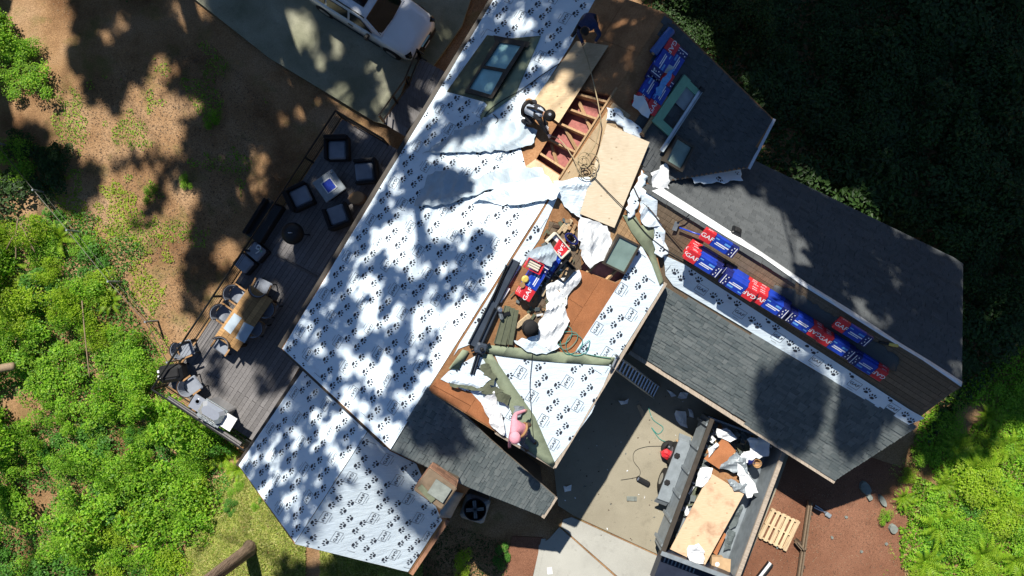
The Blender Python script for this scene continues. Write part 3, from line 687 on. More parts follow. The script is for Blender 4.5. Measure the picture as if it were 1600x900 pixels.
scrap('wrap_sheet', 'white sheet tail below the grey crumpled wrap', 'underlayment', PR, [(848, 520), (872, 540), (852, 552), (836, 552), (812, 540), (800, 530), (820, 528)], .05, 'wrap', [(820, 530, 865, 545, .08, .1)], .04)
scrap('wrap_scrap', 'white paw-printed scrap on the dark roof by the mint frame', 'underlayment', PR, [(946, 168), (960, 168), (1004, 205), (998, 218), (985, 212), (960, 190), (945, 188)], .06, 'wrap', (), .03, .01, prints=True)
scrap('wrap_scrap', 'small white card with black clip on the dark roof below the open skylight', 'underlayment', PR, [(1014, 270), (1040, 252), (1043, 295), (1019, 296)], .06, 'paper', (), .04, .01)
scrap('wrap_scrap', 'long white paw-printed strip lying across the dark roof', 'underlayment', GF, [(1072, 278), (1105, 266), (1152, 255), (1158, 286), (1110, 290), (1082, 291)], .09, 'wrap', [(1075, 285, 1155, 262, .06, .12)], .04, .01, prints=True)
scrap('wrap_scrap', 'torn white scrap hanging at the corner of the pale plywood', 'underlayment', PR, [(1000, 265), (1010, 275), (1000, 300), (990, 335), (978, 342), (975, 325), (990, 290)], .07, 'wrap', (), .06, .02, prints=True)
scrap('wrap_scrap', 'ragged white scrap over the green valley strip', 'underlayment', PR, [(1000, 310), (1022, 335), (1030, 352), (1005, 352), (995, 330)], .07, 'wrap', (), .05, .02)
scrap('wrap_scrap', 'paw-printed white scrap between green valley strip and brown boards', 'underlayment', PR, [(1020, 352), (1032, 352), (1040, 372), (1042, 396), (1032, 402), (1020, 395)], .06, 'wrap', (), .03, .01, prints=True)
scrap('wrap_sheet', 'white wrap with a grey fold above the orange sheathing corner', 'underlayment', PR, [(702, 584), (745, 575), (765, 590), (742, 608), (714, 602), (696, 590)], .06, 'wrap', [(700, 590, 750, 600, .1, .12)], .04)
scrap('wrap_sheet', 'wide white sheet hanging over the edge above the shingled roof', 'underlayment', PR, [(748, 622), (770, 608), (780, 640), (785, 678), (770, 668), (755, 640)], .07, 'paper', [(752, 625, 780, 670, .08, .1)], .04)
for k, (px, lab) in enumerate([([(749, 568), (762, 566), (768, 580), (774, 585), (769, 600), (754, 594)], 'olive felt square on the white hip, topmost of three'), ([(768, 608), (796, 616), (790, 632), (775, 624)], 'olive felt piece on the white hip nearest the green strip'), ([(748, 594), (785, 608), (772, 612), (750, 612)], 'olive felt scrap in the middle of the white hip'),
      ([(700, 595), (750, 603), (752, 608), (701, 601)], 'long thin olive felt strip beside the orange sheathing'), ([(800, 632), (816, 632), (818, 640), (803, 650)], 'dark grey felt square beside the pink hooded worker')]):
    scrap('felt_scrap', lab, 'felt scrap', PR, px, .075+.006*k, 'green_dark' if k < 4 else 'steel', (), .03, .004)
for k, (a, b_, wd, lab) in enumerate([((793, 478), (776, 537), .15, 'leftmost olive flashing length in the bunch beside the black bars'), ((800, 481), (785, 538), .15, 'middle olive flashing length in the bunch beside the black bars'), ((806, 484), (796, 538), .13, 'olive flashing length of the bunch nearest the torch')]):
    m = PR.M(*a, *b_, .06+.02*k); L = (PR.at(*a)-PR.at(*b_)).length
    t = thing('flashing_length', lab, 'flashing', m); B().box((L/2, 0, .01), (L, wd, .012)).box((L/2, wd/2, .02), (L, .012, .035)).box((L/2, -wd/2, .02), (L, .012, .035)).build('flashing_bar', 'green_dark', t)
# long black edge metal
for a, b_, wd, lab in [((738, 540), (806, 408), .26, 'longest wide dark metal flashing length leaning along the ridge'), ((770, 470), (793, 415), .1, 'narrow black metal strip beside the wide dark flashing'), ((738, 585), (752, 540), .12, 'short black pole sticking out below the wide dark flashing'), ((752, 535), (776, 482), .14, 'black channel bar beside the olive flashing bunch')]:
    m = PR.M(*a, *b_, .1); L = (PR.at(*a)-PR.at(*b_)).length; t = thing('metal_flashing', lab, 'flashing', m)
    B().box((L/2, 0, 0), (L, wd, .02)).build('face_plate', 'bluebox', t); B().box((L/2, wd/2, .03), (L, .012, .07)).build('lip', 'black', t); B().box((L/2, -wd/2+.03, .02), (L, .012, .04)).build('lip', 'black', t)
t = thing('roof_anchor', 'black roof anchor block at the lower end of the dark flashing', 'anchor', PR.M(750, 543, 765, 548, .06))
B().rbox((0, 0, 0), (.3, .28, .14), .04).build('anchor_block', 'bluebox', t); B().lathe([(.05, .14), (.05, .2), (.03, .22)], 10).build('anchor_bolt', 'black', t); B().tube([(-.2, -.15, .05), (.2, .18, .05)], .03).build('anchor_pin', 'black', t)
# lumber offcuts and debris near the ridge
deb = [((857, 372), (872, 390), .10, .05, 'lumber_pale', 'short pale offcut at the top of the ridge debris'), ((862, 367), (884, 388), .12, .06, 'white', 'white painted board offcut by the ridge debris'), ((873, 402), (890, 390), .14, .05, 'lumber_pale', 'pale wood block beside the dark crate'), ((855, 442), (846, 462), .09, .05, 'lumber_pale', 'pale batten under the grey crumpled wrap'), ((828, 492), (806, 510), .13, .05, 'lumber_pale', 'pale board end below the bundle stack'), ((884, 412), (868, 445), .07, .05, 'lumber', 'long tan batten between the bundles and the sheathing'), ((792, 448), (778, 470), .2, .03, 'white', 'white flat trim piece beside the bundle stack'),
       ((893, 343), (880, 362), .1, .03, 'lumber_pale', 'broken pale shake strip on the brown boards, upper one'), ((886, 346), (872, 364), .08, .03, 'lumber_pale', 'broken pale shake strip on the brown boards, lower one'), ((900, 350), (888, 372), .07, .03, 'lumber', 'tan shake strip next to the torn white wrap sheet')]
for a, b_, wd, hh, mt, lab in deb:
    m = PR.M(*a, *b_, .045); L = (PR.at(*a)-PR.at(*b_)).length; b = B(); b.rbox((L/2, 0, 0), (L, wd, hh), .008)
    b.box((L*.97, wd*.2, hh*.4), (L*.12, wd*.35, hh*.7)); tag(b.build('lumber_offcut', mt), lab, 'offcut').matrix_basis = m
t = thing('debris_box', 'open white cardboard box of brown scraps by the ridge', 'box', PR.M(870, 383, 882, 397, .05))
for x, y, sx, sy in ((0, .16, .6, .03), (0, -.16, .6, .03), (.3, 0, .03, .32), (-.3, 0, .03, .32)): B().box((x, y, .07), (sx, sy, .14)).build('side', 'cream', t)
B().box((0, 0, .03), (.56, .3, .04)).build('filling', 'boot', t)
t = thing('roofing_coil', 'silver and dark crumpled metal coil beside the open scrap box', 'metal scrap', PR.M(890, 372, 900, 380, .05))
for k in range(3): B().tube([(.16*math.cos(a+k)*(1+.1*k), .1*math.sin(a+k), .05+.04*k+.02*math.sin(3*a)) for a in np.linspace(0, 6.0, 16)], .025).build('loop', ('alu', 'black', 'navy')[k], t)
t = thing('black_tray', 'black plastic tray standing open by the orange sheathing', 'tray', PR.M(880, 422, 888, 430, .05))
B().box((0, 0, .02), (.34, .46, .03)).build('bottom', 'black', t)
for x, y, sx, sy in ((0, .23, .34, .02), (0, -.23, .34, .02), (.17, 0, .02, .46), (-.17, 0, .02, .46)): B().box((x, y, .09), (sx, sy, .16)).build('side', 'black', t)
t = thing('hose_reel', 'black hose reel on the white sheet beside the teal hose', 'reel', PR.M(826, 510, 836, 515, .07))
B().lathe([(.02, 0), (.2, 0), (.2, .03), (.12, .05), (.12, .16), (.2, .18), (.2, .21), (.02, .21)], 18).build('spool', 'rubber', t, True)
for k in range(3): B().tube([(.15*math.cos(a), .15*math.sin(a), .06+.035*k) for a in np.linspace(0, 6.28, 20)], .022).build('coil', 'black', t)
t = thing('roofing_torch', 'silver and black nail gun lying by the olive flashing bunch', 'nail gun', PR.M(781, 490, 785, 505, .07))
B().rbox((0, 0, 0), (.3, .09, .12), .03).build('body', 'steel', t); B().box((.05, .14, .04), (.08, .22, .06)).build('handle', 'black', t); B().lathe([(.07, 0), (.07, .12), (.05, .15)], 12, M=at(-.14, 0, .02)).build('drum', 'alu', t)
# ------------------------------------------------------------------ wrapped bundles of shingles
def lettering(s, hgt, M, parent, mat_='label', name='lettering'):
    v, f = text_mesh(s); return B().add([(x*hgt, y*hgt, 0) for x, y in v], f, 0, M).build(name, mat_, parent)
def make_bundle():
    t = thing('shingle_bundle', '', 'shingle bundle')
    B().rbox((0, 0, 0), (1.0, .345, .105), .014).build('package', 'navy', t)
    B().rbox((-.34, 0, .0), (.325, .352, .109), .014).build('red_sleeve', 'red', t)
    B().rbox((.06, 0, .0), (.48, .352, .108), .014).build('blue_sleeve', 'blue', t)
    lettering('GAF', .12, at(-.34, 0, .1105, math.pi/2*0), t)
    b = B()
    for k in range(4): b.box((.36+.03*(k % 2), -.11+.075*k, .106), (.025, .03, .004))
    b.box((.45, 0, .106), (.02, .3, .004)); b.box((.05, -.05, .1095), (.3, .022, .003)); b.box((.1, .0, .1095), (.36, .03, .003)); b.box((.2, .08, .1095), (.16, .05, .003), 1); b.box((-.1, .1, .1095), (.1, .03, .003), 1)
    b.build('printed_marks', ['label', 'sky_print'], t)
    for s in (-1, 1): lettering('GAF', .05, Matrix.Translation((-.36, s*.178, .055)) @ Matrix.Rotation(math.pi/2, 4, 'X') @ Matrix.Rotation(0 if s < 0 else math.pi, 4, 'Y'), t)
    return t
B0 = make_bundle(); used = [0]
def bundle(pl, c, d, layer, label, flip=0):
    dd = (c[0]+d[0]*20, c[1]+d[1]*20) if not flip else (c[0]-d[0]*20, c[1]-d[1]*20)
    M = pl.M(*c, *dd, .03+.108*layer)
    if not used[0]: B0.matrix_basis = M; B0['label'] = label; B0['group'] = 'wrapped shingle bundles'; used[0] = 1; return B0
    return copy_tree(B0, M, label, 'wrapped shingle bundles')
gd = (.85, .525)
rows = [((1101, 397), 5, 0), ((1156, 433), 5, 1), ((1205, 464), 4, 0), ((1256, 498), 3, 1), ((1306, 532), 3, 0), ((1357, 567), 2, 1)]
nm = ['stack nearest the blue-handled shovel', 'second stack along the garage ridge from the shovel', 'third stack along the garage ridge from the shovel', 'fourth stack along the garage ridge from the shovel', 'fifth stack along the garage ridge from the shovel', 'far end of the row by the yellow knife']
lv = ['bottom', 'middle', 'top']; lvn = {5: ['bottom', 'second', 'third', 'fourth', 'top'], 4: ['bottom', 'second', 'third', 'top'], 3: lv, 2: ['lower', 'upper']}
for (c, n, fl), s in zip(rows, nm):
    for k in range(n):
        # seen from above, higher layers shift outwards; keep the stack vertical on the slope
        q = GN.at(*c, .0); o = px_of(q + GN.n*(.108*k))
        where = lvn[n][k]
        bundle(GN, (o[0]+random.uniform(-1.5, 1.5), o[1]+random.uniform(-1, 1)), gd, k, f'{where} red and blue shingle bundle, {s}', fl)
bundle(GN, (1332, 517), gd, 2, 'red and blue shingle bundle lying loose against the white ridge strip')
bundle(GN, (1124, 378), gd, 3, 'red and blue shingle bundle nearest the white ridge strip at the shovel end')
md = (-.52, .855)
for c, k, fl, lab in [((1030, 100), 0, 0, 'lower shingle bundle beside the blue film roll on the dark upper roof'), ((1036, 92), 1, 0, 'upper shingle bundle with red end beside the blue film roll'), ((1010, 140), 0, 1, 'shingle bundle in the middle of the pile beside the mint frame'), ((1050, 104), 0, 1, 'shingle bundle at the outer side of the pile on the dark upper roof'), ((1028, 150), 0, 1, 'shingle bundle at the lower end of the pile beside the mint frame')]:
    bundle(PR, c, md, k, lab, fl)
for k in range(3):
    q = PR.at(828, 437); o = px_of(q + PR.n*(.108*k)); bundle(PR, o, md, k, f'{lv[k]} shingle bundle of the stack in the ridge debris', 1)
bundle(PR, (864, 405), md, 0, 'shingle bundle half hidden under the grey wrap at the ridge', 0)
t = thing('film_roll', 'blue plastic film roll on the dark upper roof', 'roll', PR.M(1049, 47, 1021, 83, .12))
L = (PR.at(1049, 47)-PR.at(1021, 83)).length
B().tube([(0, 0, 0), (.03, 0, 0), (L, 0, 0)], .115, n=18).build('film', 'bluefilm', t, True); B().tube([(-.02, 0, 0), (L+.02, 0, 0)], .05, n=12).build('core', 'cardboard', t)
scrap('plastic_wrapper', 'crumpled pale blue plastic wrapper on the bundle pile', 'wrapper', PR, [(1016, 96), (1030, 95), (1044, 106), (1040, 116), (1025, 112), (1018, 122), (1013, 112)], .17, 'underside', (), .08, .05, .08)
scrap('plastic_wrapper', 'long pale blue plastic strip across the bundle pile', 'wrapper', PR, [(1035, 112), (1045, 108), (1022, 152), (1010, 150)], .26, 'sky_print', (), .03, .02, .1)
scrap('plastic_wrapper', 'white torn wrapper end of the bundle pile by the paw-printed scrap', 'wrapper', PR, [(985, 148), (998, 150), (1012, 175), (1008, 185), (983, 165)], .12, 'paper', (), .05, .03, .08)
scrap('felt_scrap', 'pale cloth-like sheet crumpled over the ridge bundles', 'felt scrap', PR, [(812, 398), (830, 382), (850, 375), (862, 395), (852, 412), (835, 405), (820, 412)], .36, 'underside', [(820, 400, 855, 390, .08, .1)], .04, .03, .1)
t = thing('red_caulk_box', 'open red box of pale tubes on top of the ridge bundles', 'box', PR.M(833, 415, 845, 421, .36))
for x, y, sx, sy in ((0, .13, .44, .02), (0, -.13, .44, .02), (.22, 0, .02, .26), (-.22, 0, .02, .26)): B().box((x, y, .05), (sx, sy, .1)).build('side', 'red', t)
for k in range(3): B().tube([(-.15, -.06+.06*k, .05), (.15, -.06+.06*k, .06)], .026, n=8).build('tube', 'cream', t)
t = thing('nail_coil_bag', 'yellow and grey coil of nails on the blue bundle top', 'nails', PR.M(820, 436, 826, 440, .36))
B().lathe([(.01, 0), (.09, 0), (.1, .03), (.06, .06)], 12).build('coil', 'gold', t); B().lathe([(.01, 0), (.07, 0), (.07, .04)], 10, M=at(.02, -.16, 0)).build('spool', 'leather', t)
# ------------------------------------------------------------------ loose skylights and frames on the roof
def frame_box(name, label, pl, c, d, lx, ly, hh, fm, gm, h=.05, bar=.07, tilt=0):
    t = thing(name, label, 'skylight', pl.M(*c, *d, h) @ Matrix.Rotation(tilt, 4, 'X'))
    for x, y, sx, sy in ((0, ly/2-bar/2, lx, bar), (0, -ly/2+bar/2, lx, bar), (lx/2-bar/2, 0, bar, ly-2*bar), (-lx/2+bar/2, 0, bar, ly-2*bar)): B().box((x, y, hh/2), (sx, sy, hh)).build('frame_bar', fm, t)
    if gm: B().box((0, 0, hh*.6), (lx-2*bar, ly-2*bar, .012)).build('pane', gm, t)
    return t
frame_box('loose_skylight', 'loose skylight with grey-green glass lying below the torn white wrap', PR, (969, 396), (985, 404), .72, .86, .12, 'bronze', 'glass_grey', .12, .05, .12)
frame_box('loose_skylight', 'open bronze skylight box on the dark roof beside the metal bar', PR, (1056, 240), (1072, 250), .62, .74, .2, 'bronze', 'glass_grey', .05, .06)
t = thing('mint_frame', 'mint green skylight frame with one side missing on the dark upper roof', 'frame', PR.M(1055, 165, 1090, 115, .06))
for x, y, sx, sy in ((.0, .2, 1.45, .24), (-.62, -.13, .2, .42), (.62, -.13, .16, .42)): B().box((x, y, .04), (sx, sy, .08)).build('frame_bar', 'mint', t)
B().box((.3, -.1, .02), (.5, .36, .02)).build('inner_pane', 'steel', t)
for a, b_, lab, mt in [((1095, 140), (1033, 235), 'long bright aluminium bar on the dark upper roof beside the mint frame', 'alu'), ((1043, 150), (1003, 212), 'tan wood batten beside the bundle pile on the dark upper roof', 'lumber')]:
    m = PR.M(*a, *b_, .13); L = (PR.at(*a)-PR.at(*b_)).length; t = thing('metal_bar' if mt == 'alu' else 'wood_batten', lab, 'bar' if mt == 'alu' else 'batten', m)
    if mt == 'alu': B().box((L/2, 0, 0), (L, .09, .03)).build('rail', mt, t); B().box((L/2, .05, .03), (L, .012, .06)).build('lip', 'underside', t); B().box((0, 0, .05), (.08, .14, .1)).build('end_bracket', 'black', t)
    else: B().box((L/2, 0, -.05), (L, .1, .05)).build('board', mt, t); B().box((L*.98, 0, -.02), (.05, .12, .08)).build('end_cleat', 'boot', t)
# tools on the garage ridge
t = thing('shovel', 'roofing shovel with blue handle on the brown boards', 'shovel', GN.M(1056, 353, 1095, 366, .06))
B().tube([(.1, 0, .03), (.55, .0, .05), (.75, .02, .06)], .022, n=8).build('handle', 'blue', t, True); B().box((0, 0, .02), (.12, .26, .012), r=(0, .2, 0)).build('blade', 'steel', t); B().tube([(0, .12, .03), (.15, .3, .05), (.22, .45, .05)], .014).build('lanyard', 'black', t)
t = thing('utility_knife', 'yellow and black knife on the dark patch near the garage ridge end', 'knife', GN.M(1378, 535, 1398, 539, .02))
B().rbox((.28, 0, 0), (.24, .08, .05), .02).build('handle', 'gold', t); B().rbox((.05, 0, 0), (.26, .06, .04), .015).build('blade_guard', 'black', t)
scrap('dark_felt_patch', 'dark grey felt patch under the bundle row end', 'felt scrap', GN, [(1210, 445), (1235, 450), (1372, 535), (1405, 560), (1400, 580), (1330, 545), (1260, 500), (1205, 462)], .012, 'shingle_shaded', (), 0, .003, .3)
t = thing('tool_tray', 'small black square vent on the dark garage slope', 'vent', GF.M(1150, 362, 1160, 367, .03)); B().rbox((0, 0, 0), (.26, .26, .07), .02).build('base', 'black', t); B().rbox((0, 0, .07), (.16, .16, .05), .02).build('hood', 'rubber', t)
# ------------------------------------------------------------------ ropes, hoses, cords
def cord(name, label, cat, pts, r, mat_, n=6, seg=8):
    b = B().tube(smooth_path(pts, seg), r, n=n); return tag(b.build(name, mat_, None, True), label, cat)
def on(pl, lst, h=.03): return [pl.at(x, y, h) for x, y in lst]
cord('safety_rope', 'tan safety rope running down from the navy worker to the coil', 'rope', on(PL, [(911, 73), (920, 100), (930, 140), (937, 175)], .25)+on(PR, [(938, 190), (930, 225), (915, 248)], .22), .014, 'rope')
coil = []
for k in range(60): a = k*.62; rr = .14+.1*math.sin(k*.37); coil.append(PR.at(917+8*math.sin(k*.11), 258+10*math.cos(k*.09), .21+.0012*k) + PR.u*rr*math.cos(a) + PR.v*rr*math.sin(a))
cord('rope_coil', 'tangled tan rope coil on the pale plywood at the ridge', 'rope', coil, .013, 'rope', 5, 2)
cord('safety_rope', 'tan rope from the gloved hand to the coil', 'rope', on(PL, [(858, 213), (872, 216), (885, 230), (893, 243)], .1)+on(PR, [(905, 258), (915, 262)], .22), .013, 'rope')
cord('safety_rope', 'thin rope leading from the coil over the pale plywood to the valley', 'rope', on(PR, [(922, 270), (950, 300), (975, 325)], .2)+on(PR, [(985, 335), (1010, 365), (1030, 382)], .08)+on(GN, [(1045, 393), (1075, 410), (1100, 422)], .05), .012, 'darkrope')
cord('safety_rope', 'dark rope from the plywood corner to the bundle row', 'rope', on(PR, [(990, 292), (1000, 312)], .1)+on(GN, [(1018, 330), (1040, 358), (1066, 388)], .06), .014, 'boot')
cord('air_hose', 'dark hose from the navy worker across the printed wrap to a loop', 'hose', on(PL, [(908, 75), (885, 92), (850, 115), (815, 140), (785, 157), (762, 175), (752, 196), (765, 199), (778, 188), (770, 178)], .06), .012, 'darkrope')
teal = []
for k in range(46): a = k*.55; teal.append(PR.at(868+k*.9, 522+k*.45, .06) + PR.u*(.28+.06*math.sin(k*.7))*math.cos(a) + PR.v*(.28+.05*math.cos(k*.5))*math.sin(a))
teal = [PR.at(840, 520, .1)] + teal + on(PR, [(905, 548), (930, 556), (955, 560)], .07)
cord('air_hose', 'teal air hose looping over the orange sheathing and white wrap', 'hose', teal, .009, 'hose', 5, 3)
cord('air_hose', 'thin dark cord running down the white triangle to the hooded worker', 'cord', on(PR, [(834, 500), (832, 552), (828, 600), (830, 640), (834, 690)], .07), .008, 'darkrope', 5)
cord('air_hose', 'teal hose on the driveway curling down to the red compressor', 'hose', [P(1013, 635, .02), P(1020, 655, .02), P(1036, 668, .02), P(1028, 678, .02), P(1018, 668, .02), P(1030, 685, .02), P(1040, 690, .05)], .012, 'hose')
cord('power_cord', 'thin dark power cord on the driveway from the red compressor', 'cord', [P(1034, 697, .02), P(1010, 698, .02), P(992, 705, .02), P(990, 720, .02), P(1000, 735, .02), P(996, 745, .02), P(970, 750, .02)], .007, 'darkrope')
# ------------------------------------------------------------------ ladder
t = thing('ladder', 'black ladder leaning on the white roof eave above the driveway', 'ladder', at(*P(1022, 613, 0)))
o0 = P(1022, 613, 0); la, lb = [P(953, 571, 4.55), P(1022, 622, 0.0)], [P(961, 554, 4.55), P(1031, 604, 0.0)]
for q in (la, lb): B().tube([q[0]-o0, q[1]-o0], .035, n=4).build('rail', 'steel', t)
for k in range(15):
    s = (k+.6)/15.2; p, q = la[0].lerp(la[1], s)-o0, lb[0].lerp(lb[1], s)-o0; B().tube([p, q], .034, n=6).build('rung', 'alu', t)
# ------------------------------------------------------------------ air conditioner
t = thing('air_conditioner', 'grey air conditioner with round fan grille in the shade below the chimney', 'air conditioner', at(*P(742, 797, .9).xy, 0, A0+.25))
B().rbox((0, 0, 0), (.8, .8, .82), .08).build('cabinet', 'steel', t); B().lathe([(.33, .83), (.33, .85), (.36, .85), (.36, .83)], 28).build('grille_ring', 'black', t)
B().lathe([(.01, .824), (.32, .824), (.32, .83), (.01, .83)], 28).build('fan_well', 'rubber', t)
for k in range(4): a = k*math.pi/2+.4; B().box((.15*math.cos(a), .15*math.sin(a), .842), (.26, .11, .012), r=(.3, 0, a)).build('fan_blade', 'steel', t)
for k in range(8): a = k*math.pi/8; B().box((0, 0, .87), (.7, .008, .008), r=(0, 0, a)).build('guard_wire', 'black', t)
# ------------------------------------------------------------------ dump trailer with its load
TR = FL = flat(1.75); tc = P(1131, 781, 1.75); tdir = (P(1037, 862, 1.75)-P(1113, 657, 1.75)).normalized(); trz = math.atan2(tdir.y, tdir.x); TM = at(tc.x, tc.y, 0, trz)
t = thing('dump_trailer', 'grey steel dump trailer heaped with roofing debris on the driveway', 'trailer', TM)
LX, LY = 4.3, 2.38
for s in (-1, 1):
    wl = B().box((0, s*LY/2, 1.2), (LX, .06, 1.1)).build('side_wall', 'steel', t); B().box((0, s*LY/2, 1.77), (LX+.06, .13, .07)).build('top_rail', 'fascia' if s > 0 else 'bronze', wl)
    for k in range(6): B().box((-LX/2+.2+k*(LX-.4)/5, s*(LY/2+.06), 1.15), (.09, .07, 1.1)).build('stake', 'steel', wl)
    B().box((-.15, s*(LY/2+.24), .72), (2.0, .4, .05)).build('fender', 'steel', t); B().box((-1.2, s*(LY/2+.24), .6), (.25, .4, .05), r=(0, -.8, 0)).build('fender', 'steel', t); B().box((.92, s*(LY/2+.24), .6), (.25, .4, .05), r=(0, .8, 0)).build('fender', 'steel', t)
    for x in (-.62, .28):
        wh = B().lathe([(.2, -.13), (.36, -.12), (.38, -.06), (.38, .06), (.36, .12), (.2, .13)], 20, M=Matrix.Translation((x, s*(LY/2+.32), .38)) @ Matrix.Rotation(math.pi/2, 4, 'X')).build('wheel', 'rubber', t, True)
        B().lathe([(.02, -.135), (.19, -.135), (.19, .135), (.02, .135)], 16, M=Matrix.Translation((x, s*(LY/2+.32), .38)) @ Matrix.Rotation(math.pi/2, 4, 'X')).build('rim', 'alu', wh)
B().box((0, 0, .62), (LX, LY, .08)).build('floor_plate', 'steel', t); B().box((LX/2, 0, 1.2), (.06, LY, 1.15)).build('front_wall', 'steel_dark', t); B().box((LX/2, 0, 1.8), (.13, LY+.1, .07)).build('top_rail', 'steel', t); B().box((-LX/2, 0, .95), (.06, LY, .6)).build('tailgate', 'steel', t)
B().rbox((LX/2+.6, 0, .7), (1.0, 2.0, .55), .05).build('tongue_box', 'steel_dark', t); B().box((LX/2+1.2, 0, .5), (1.8, .14, .14)).build('tongue', 'steel_dark', t)
b = B()
for k in range(9): b.box((LX/2+.25, -.9+k*.12, 1.27), (.25, .04, .02))
b.build('vent_panel', 'steel', t)
B().rbox((.1, LY/2+.22, .75), (.22, .16, .1), .03).build('light_bracket', 'alu', t); B().rbox((.85, LY/2+.22, .75), (.14, .1, .06), .02).build('marker_lamp', 'gold', t)
T1 = flat(1.2); T2 = flat(1.05)
one(plate('plywood_sheet', T1, [(1110, 739), (1163, 771), (1101, 884), (1047, 858)], (), .02, .2, ('ply_red', 'lumber_pale')), 'large tan plywood sheet lying in the dump trailer', 'plywood')
one(plate('osb_panel', T2, [(1131, 683), (1150, 705), (1124, 733), (1100, 717)], (), .02, .33, ('osb_new', 'lumber')), 'square orange board at the upper end of the trailer load', 'board')
one(plate('osb_panel', T2, [(1112, 728), (1165, 748), (1160, 765), (1110, 742)], (), .02, .13, ('osb', 'lumber')), 'brown board strip under the top edge of the trailer plywood', 'board')
one(plate('osb_panel', T2, [(1135, 835), (1120, 868), (1112, 862), (1128, 830)], (), .02, .02, ('osb_new', 'lumber')), 'narrow orange board beside the lower end of the trailer plywood', 'board')
tl = [([(1150, 705), (1165, 715), (1168, 740), (1145, 738), (1122, 730)], 'steel', 'dark felt sheet below the orange board in the trailer', 'felt scrap'), ([(1150, 722), (1162, 728), (1183, 768), (1166, 777), (1150, 740)], 'paper', 'long white strip lying across the trailer load', 'paper scrap'), ([(1158, 708), (1172, 703), (1180, 712), (1168, 722), (1152, 724), (1148, 718)], 'paper', 'crumpled white scrap near the orange board in the trailer', 'paper scrap'), ([(1092, 730), (1112, 730), (1108, 745), (1098, 758), (1085, 757)], 'paper', 'crumpled white wrap at the trailer wall beside the plywood', 'paper scrap'),
      ([(1165, 685), (1185, 680), (1202, 690), (1200, 712), (1185, 716), (1170, 705)], 'paper', 'heap of white wrap scraps shaded by the garage eave', 'paper scrap'), ([(1118, 668), (1140, 672), (1150, 684), (1140, 690), (1120, 682)], 'paper', 'white wrap tangle at the rear end of the trailer', 'paper scrap'), ([(1104, 700), (1118, 690), (1122, 694), (1106, 714)], 'paper', 'small white scrap between trailer wall and orange board', 'paper scrap'), ([(1130, 745), (1166, 755), (1164, 770), (1145, 765)], 'steel', 'grey felt strip tucked under the white strip in the trailer', 'felt scrap'),
      ([(1075, 850), (1090, 847), (1100, 860), (1098, 880), (1082, 880), (1072, 866)], 'white', 'bunched white plastic bag on the lower end of the trailer plywood', 'bag'), ([(1150, 785), (1160, 790), (1148, 820), (1138, 826), (1140, 805)], 'shingle', 'broken grey shingles along the trailer floor', 'shingle scrap'), ([(1135, 825), (1148, 830), (1140, 855), (1128, 858)], 'shingle', 'broken grey shingle pieces near the cardboard box', 'shingle scrap'), ([(1196, 695), (1222, 690), (1224, 702), (1205, 705)], 'paper', 'white strip hanging at the trailer corner under the eave', 'paper scrap')]
for k, (px, mt, lab, cat) in enumerate(tl):
    z = 1.35 if k < 9 else .7
    if k == 8: z = 1.5
    scrap('load_scrap', lab, cat, flat(z), px, .03, mt, [(px[0][0], px[0][1], px[2][0], px[2][1], .12, .12), (px[1][0], px[1][1], px[-1][0], px[-1][1], .1, .1)], .06, .06, .1)
t = thing('cardboard_box', 'flattened cardboard box at the front end of the trailer', 'box', at(*P(1118, 878, 1.0), trz+.3)); B().box((0, 0, .1), (.45, .35, .2)).build('body', 'cardboard', t); B().box((.0, .28, .22), (.4, .25, .012), r=(.4, 0, 0)).build('flap', 'cardboard', t); B().box((.3, 0, .2), (.22, .3, .012), r=(0, .5, 0)).build('flap', 'cardboard', t); B().lathe([(.01, .201), (.07, .201), (.07, .206), (.01, .206)], 14).build('round_label', 'label', t)
t = thing('tool_bucket', 'brown bucket with dark bag beside the white strip in the trailer', 'bucket', at(*P(1180, 722, 1.2), 0)); B().lathe([(.1, 0), (.13, .22), (.14, .22), (.12, .06)], 14).build('pail', 'leather', t, True); B().lathe([(.05, 0), (.17, .03), (.18, .16), (.08, .25), (.02, .26)], 10, M=at(-.2, .1, -.02)).build('bag', 'navy', t, True); B().tube([(-.13, 0, .22), (0, .02, .33), (.13, 0, .22)], .008).build('handle', 'alu', t)
heap = B()
for k in range(330):
    x, y = random.uniform(-LX/2+.1, LX/2-.3), random.uniform(-LY/2+.15, LY/2-.55); L = random.uniform(.06, .34)
    heap.box((x, y, random.uniform(.7, .95)+.25*(x < -.6)*random.random()), (L, random.uniform(.05, .2), .012), random.choice((0, 0, 0, 1, 2, 3, 4)), (random.uniform(-.3, .3), random.uniform(-.3, .3), random.uniform(0, 3)), TM)
tag(heap.build('rubble', ['shingle', 'green_dark', 'osb', 'paper', 'lumber_pale']), 'torn shingles and felt heaped in the trailer', kind='stuff')
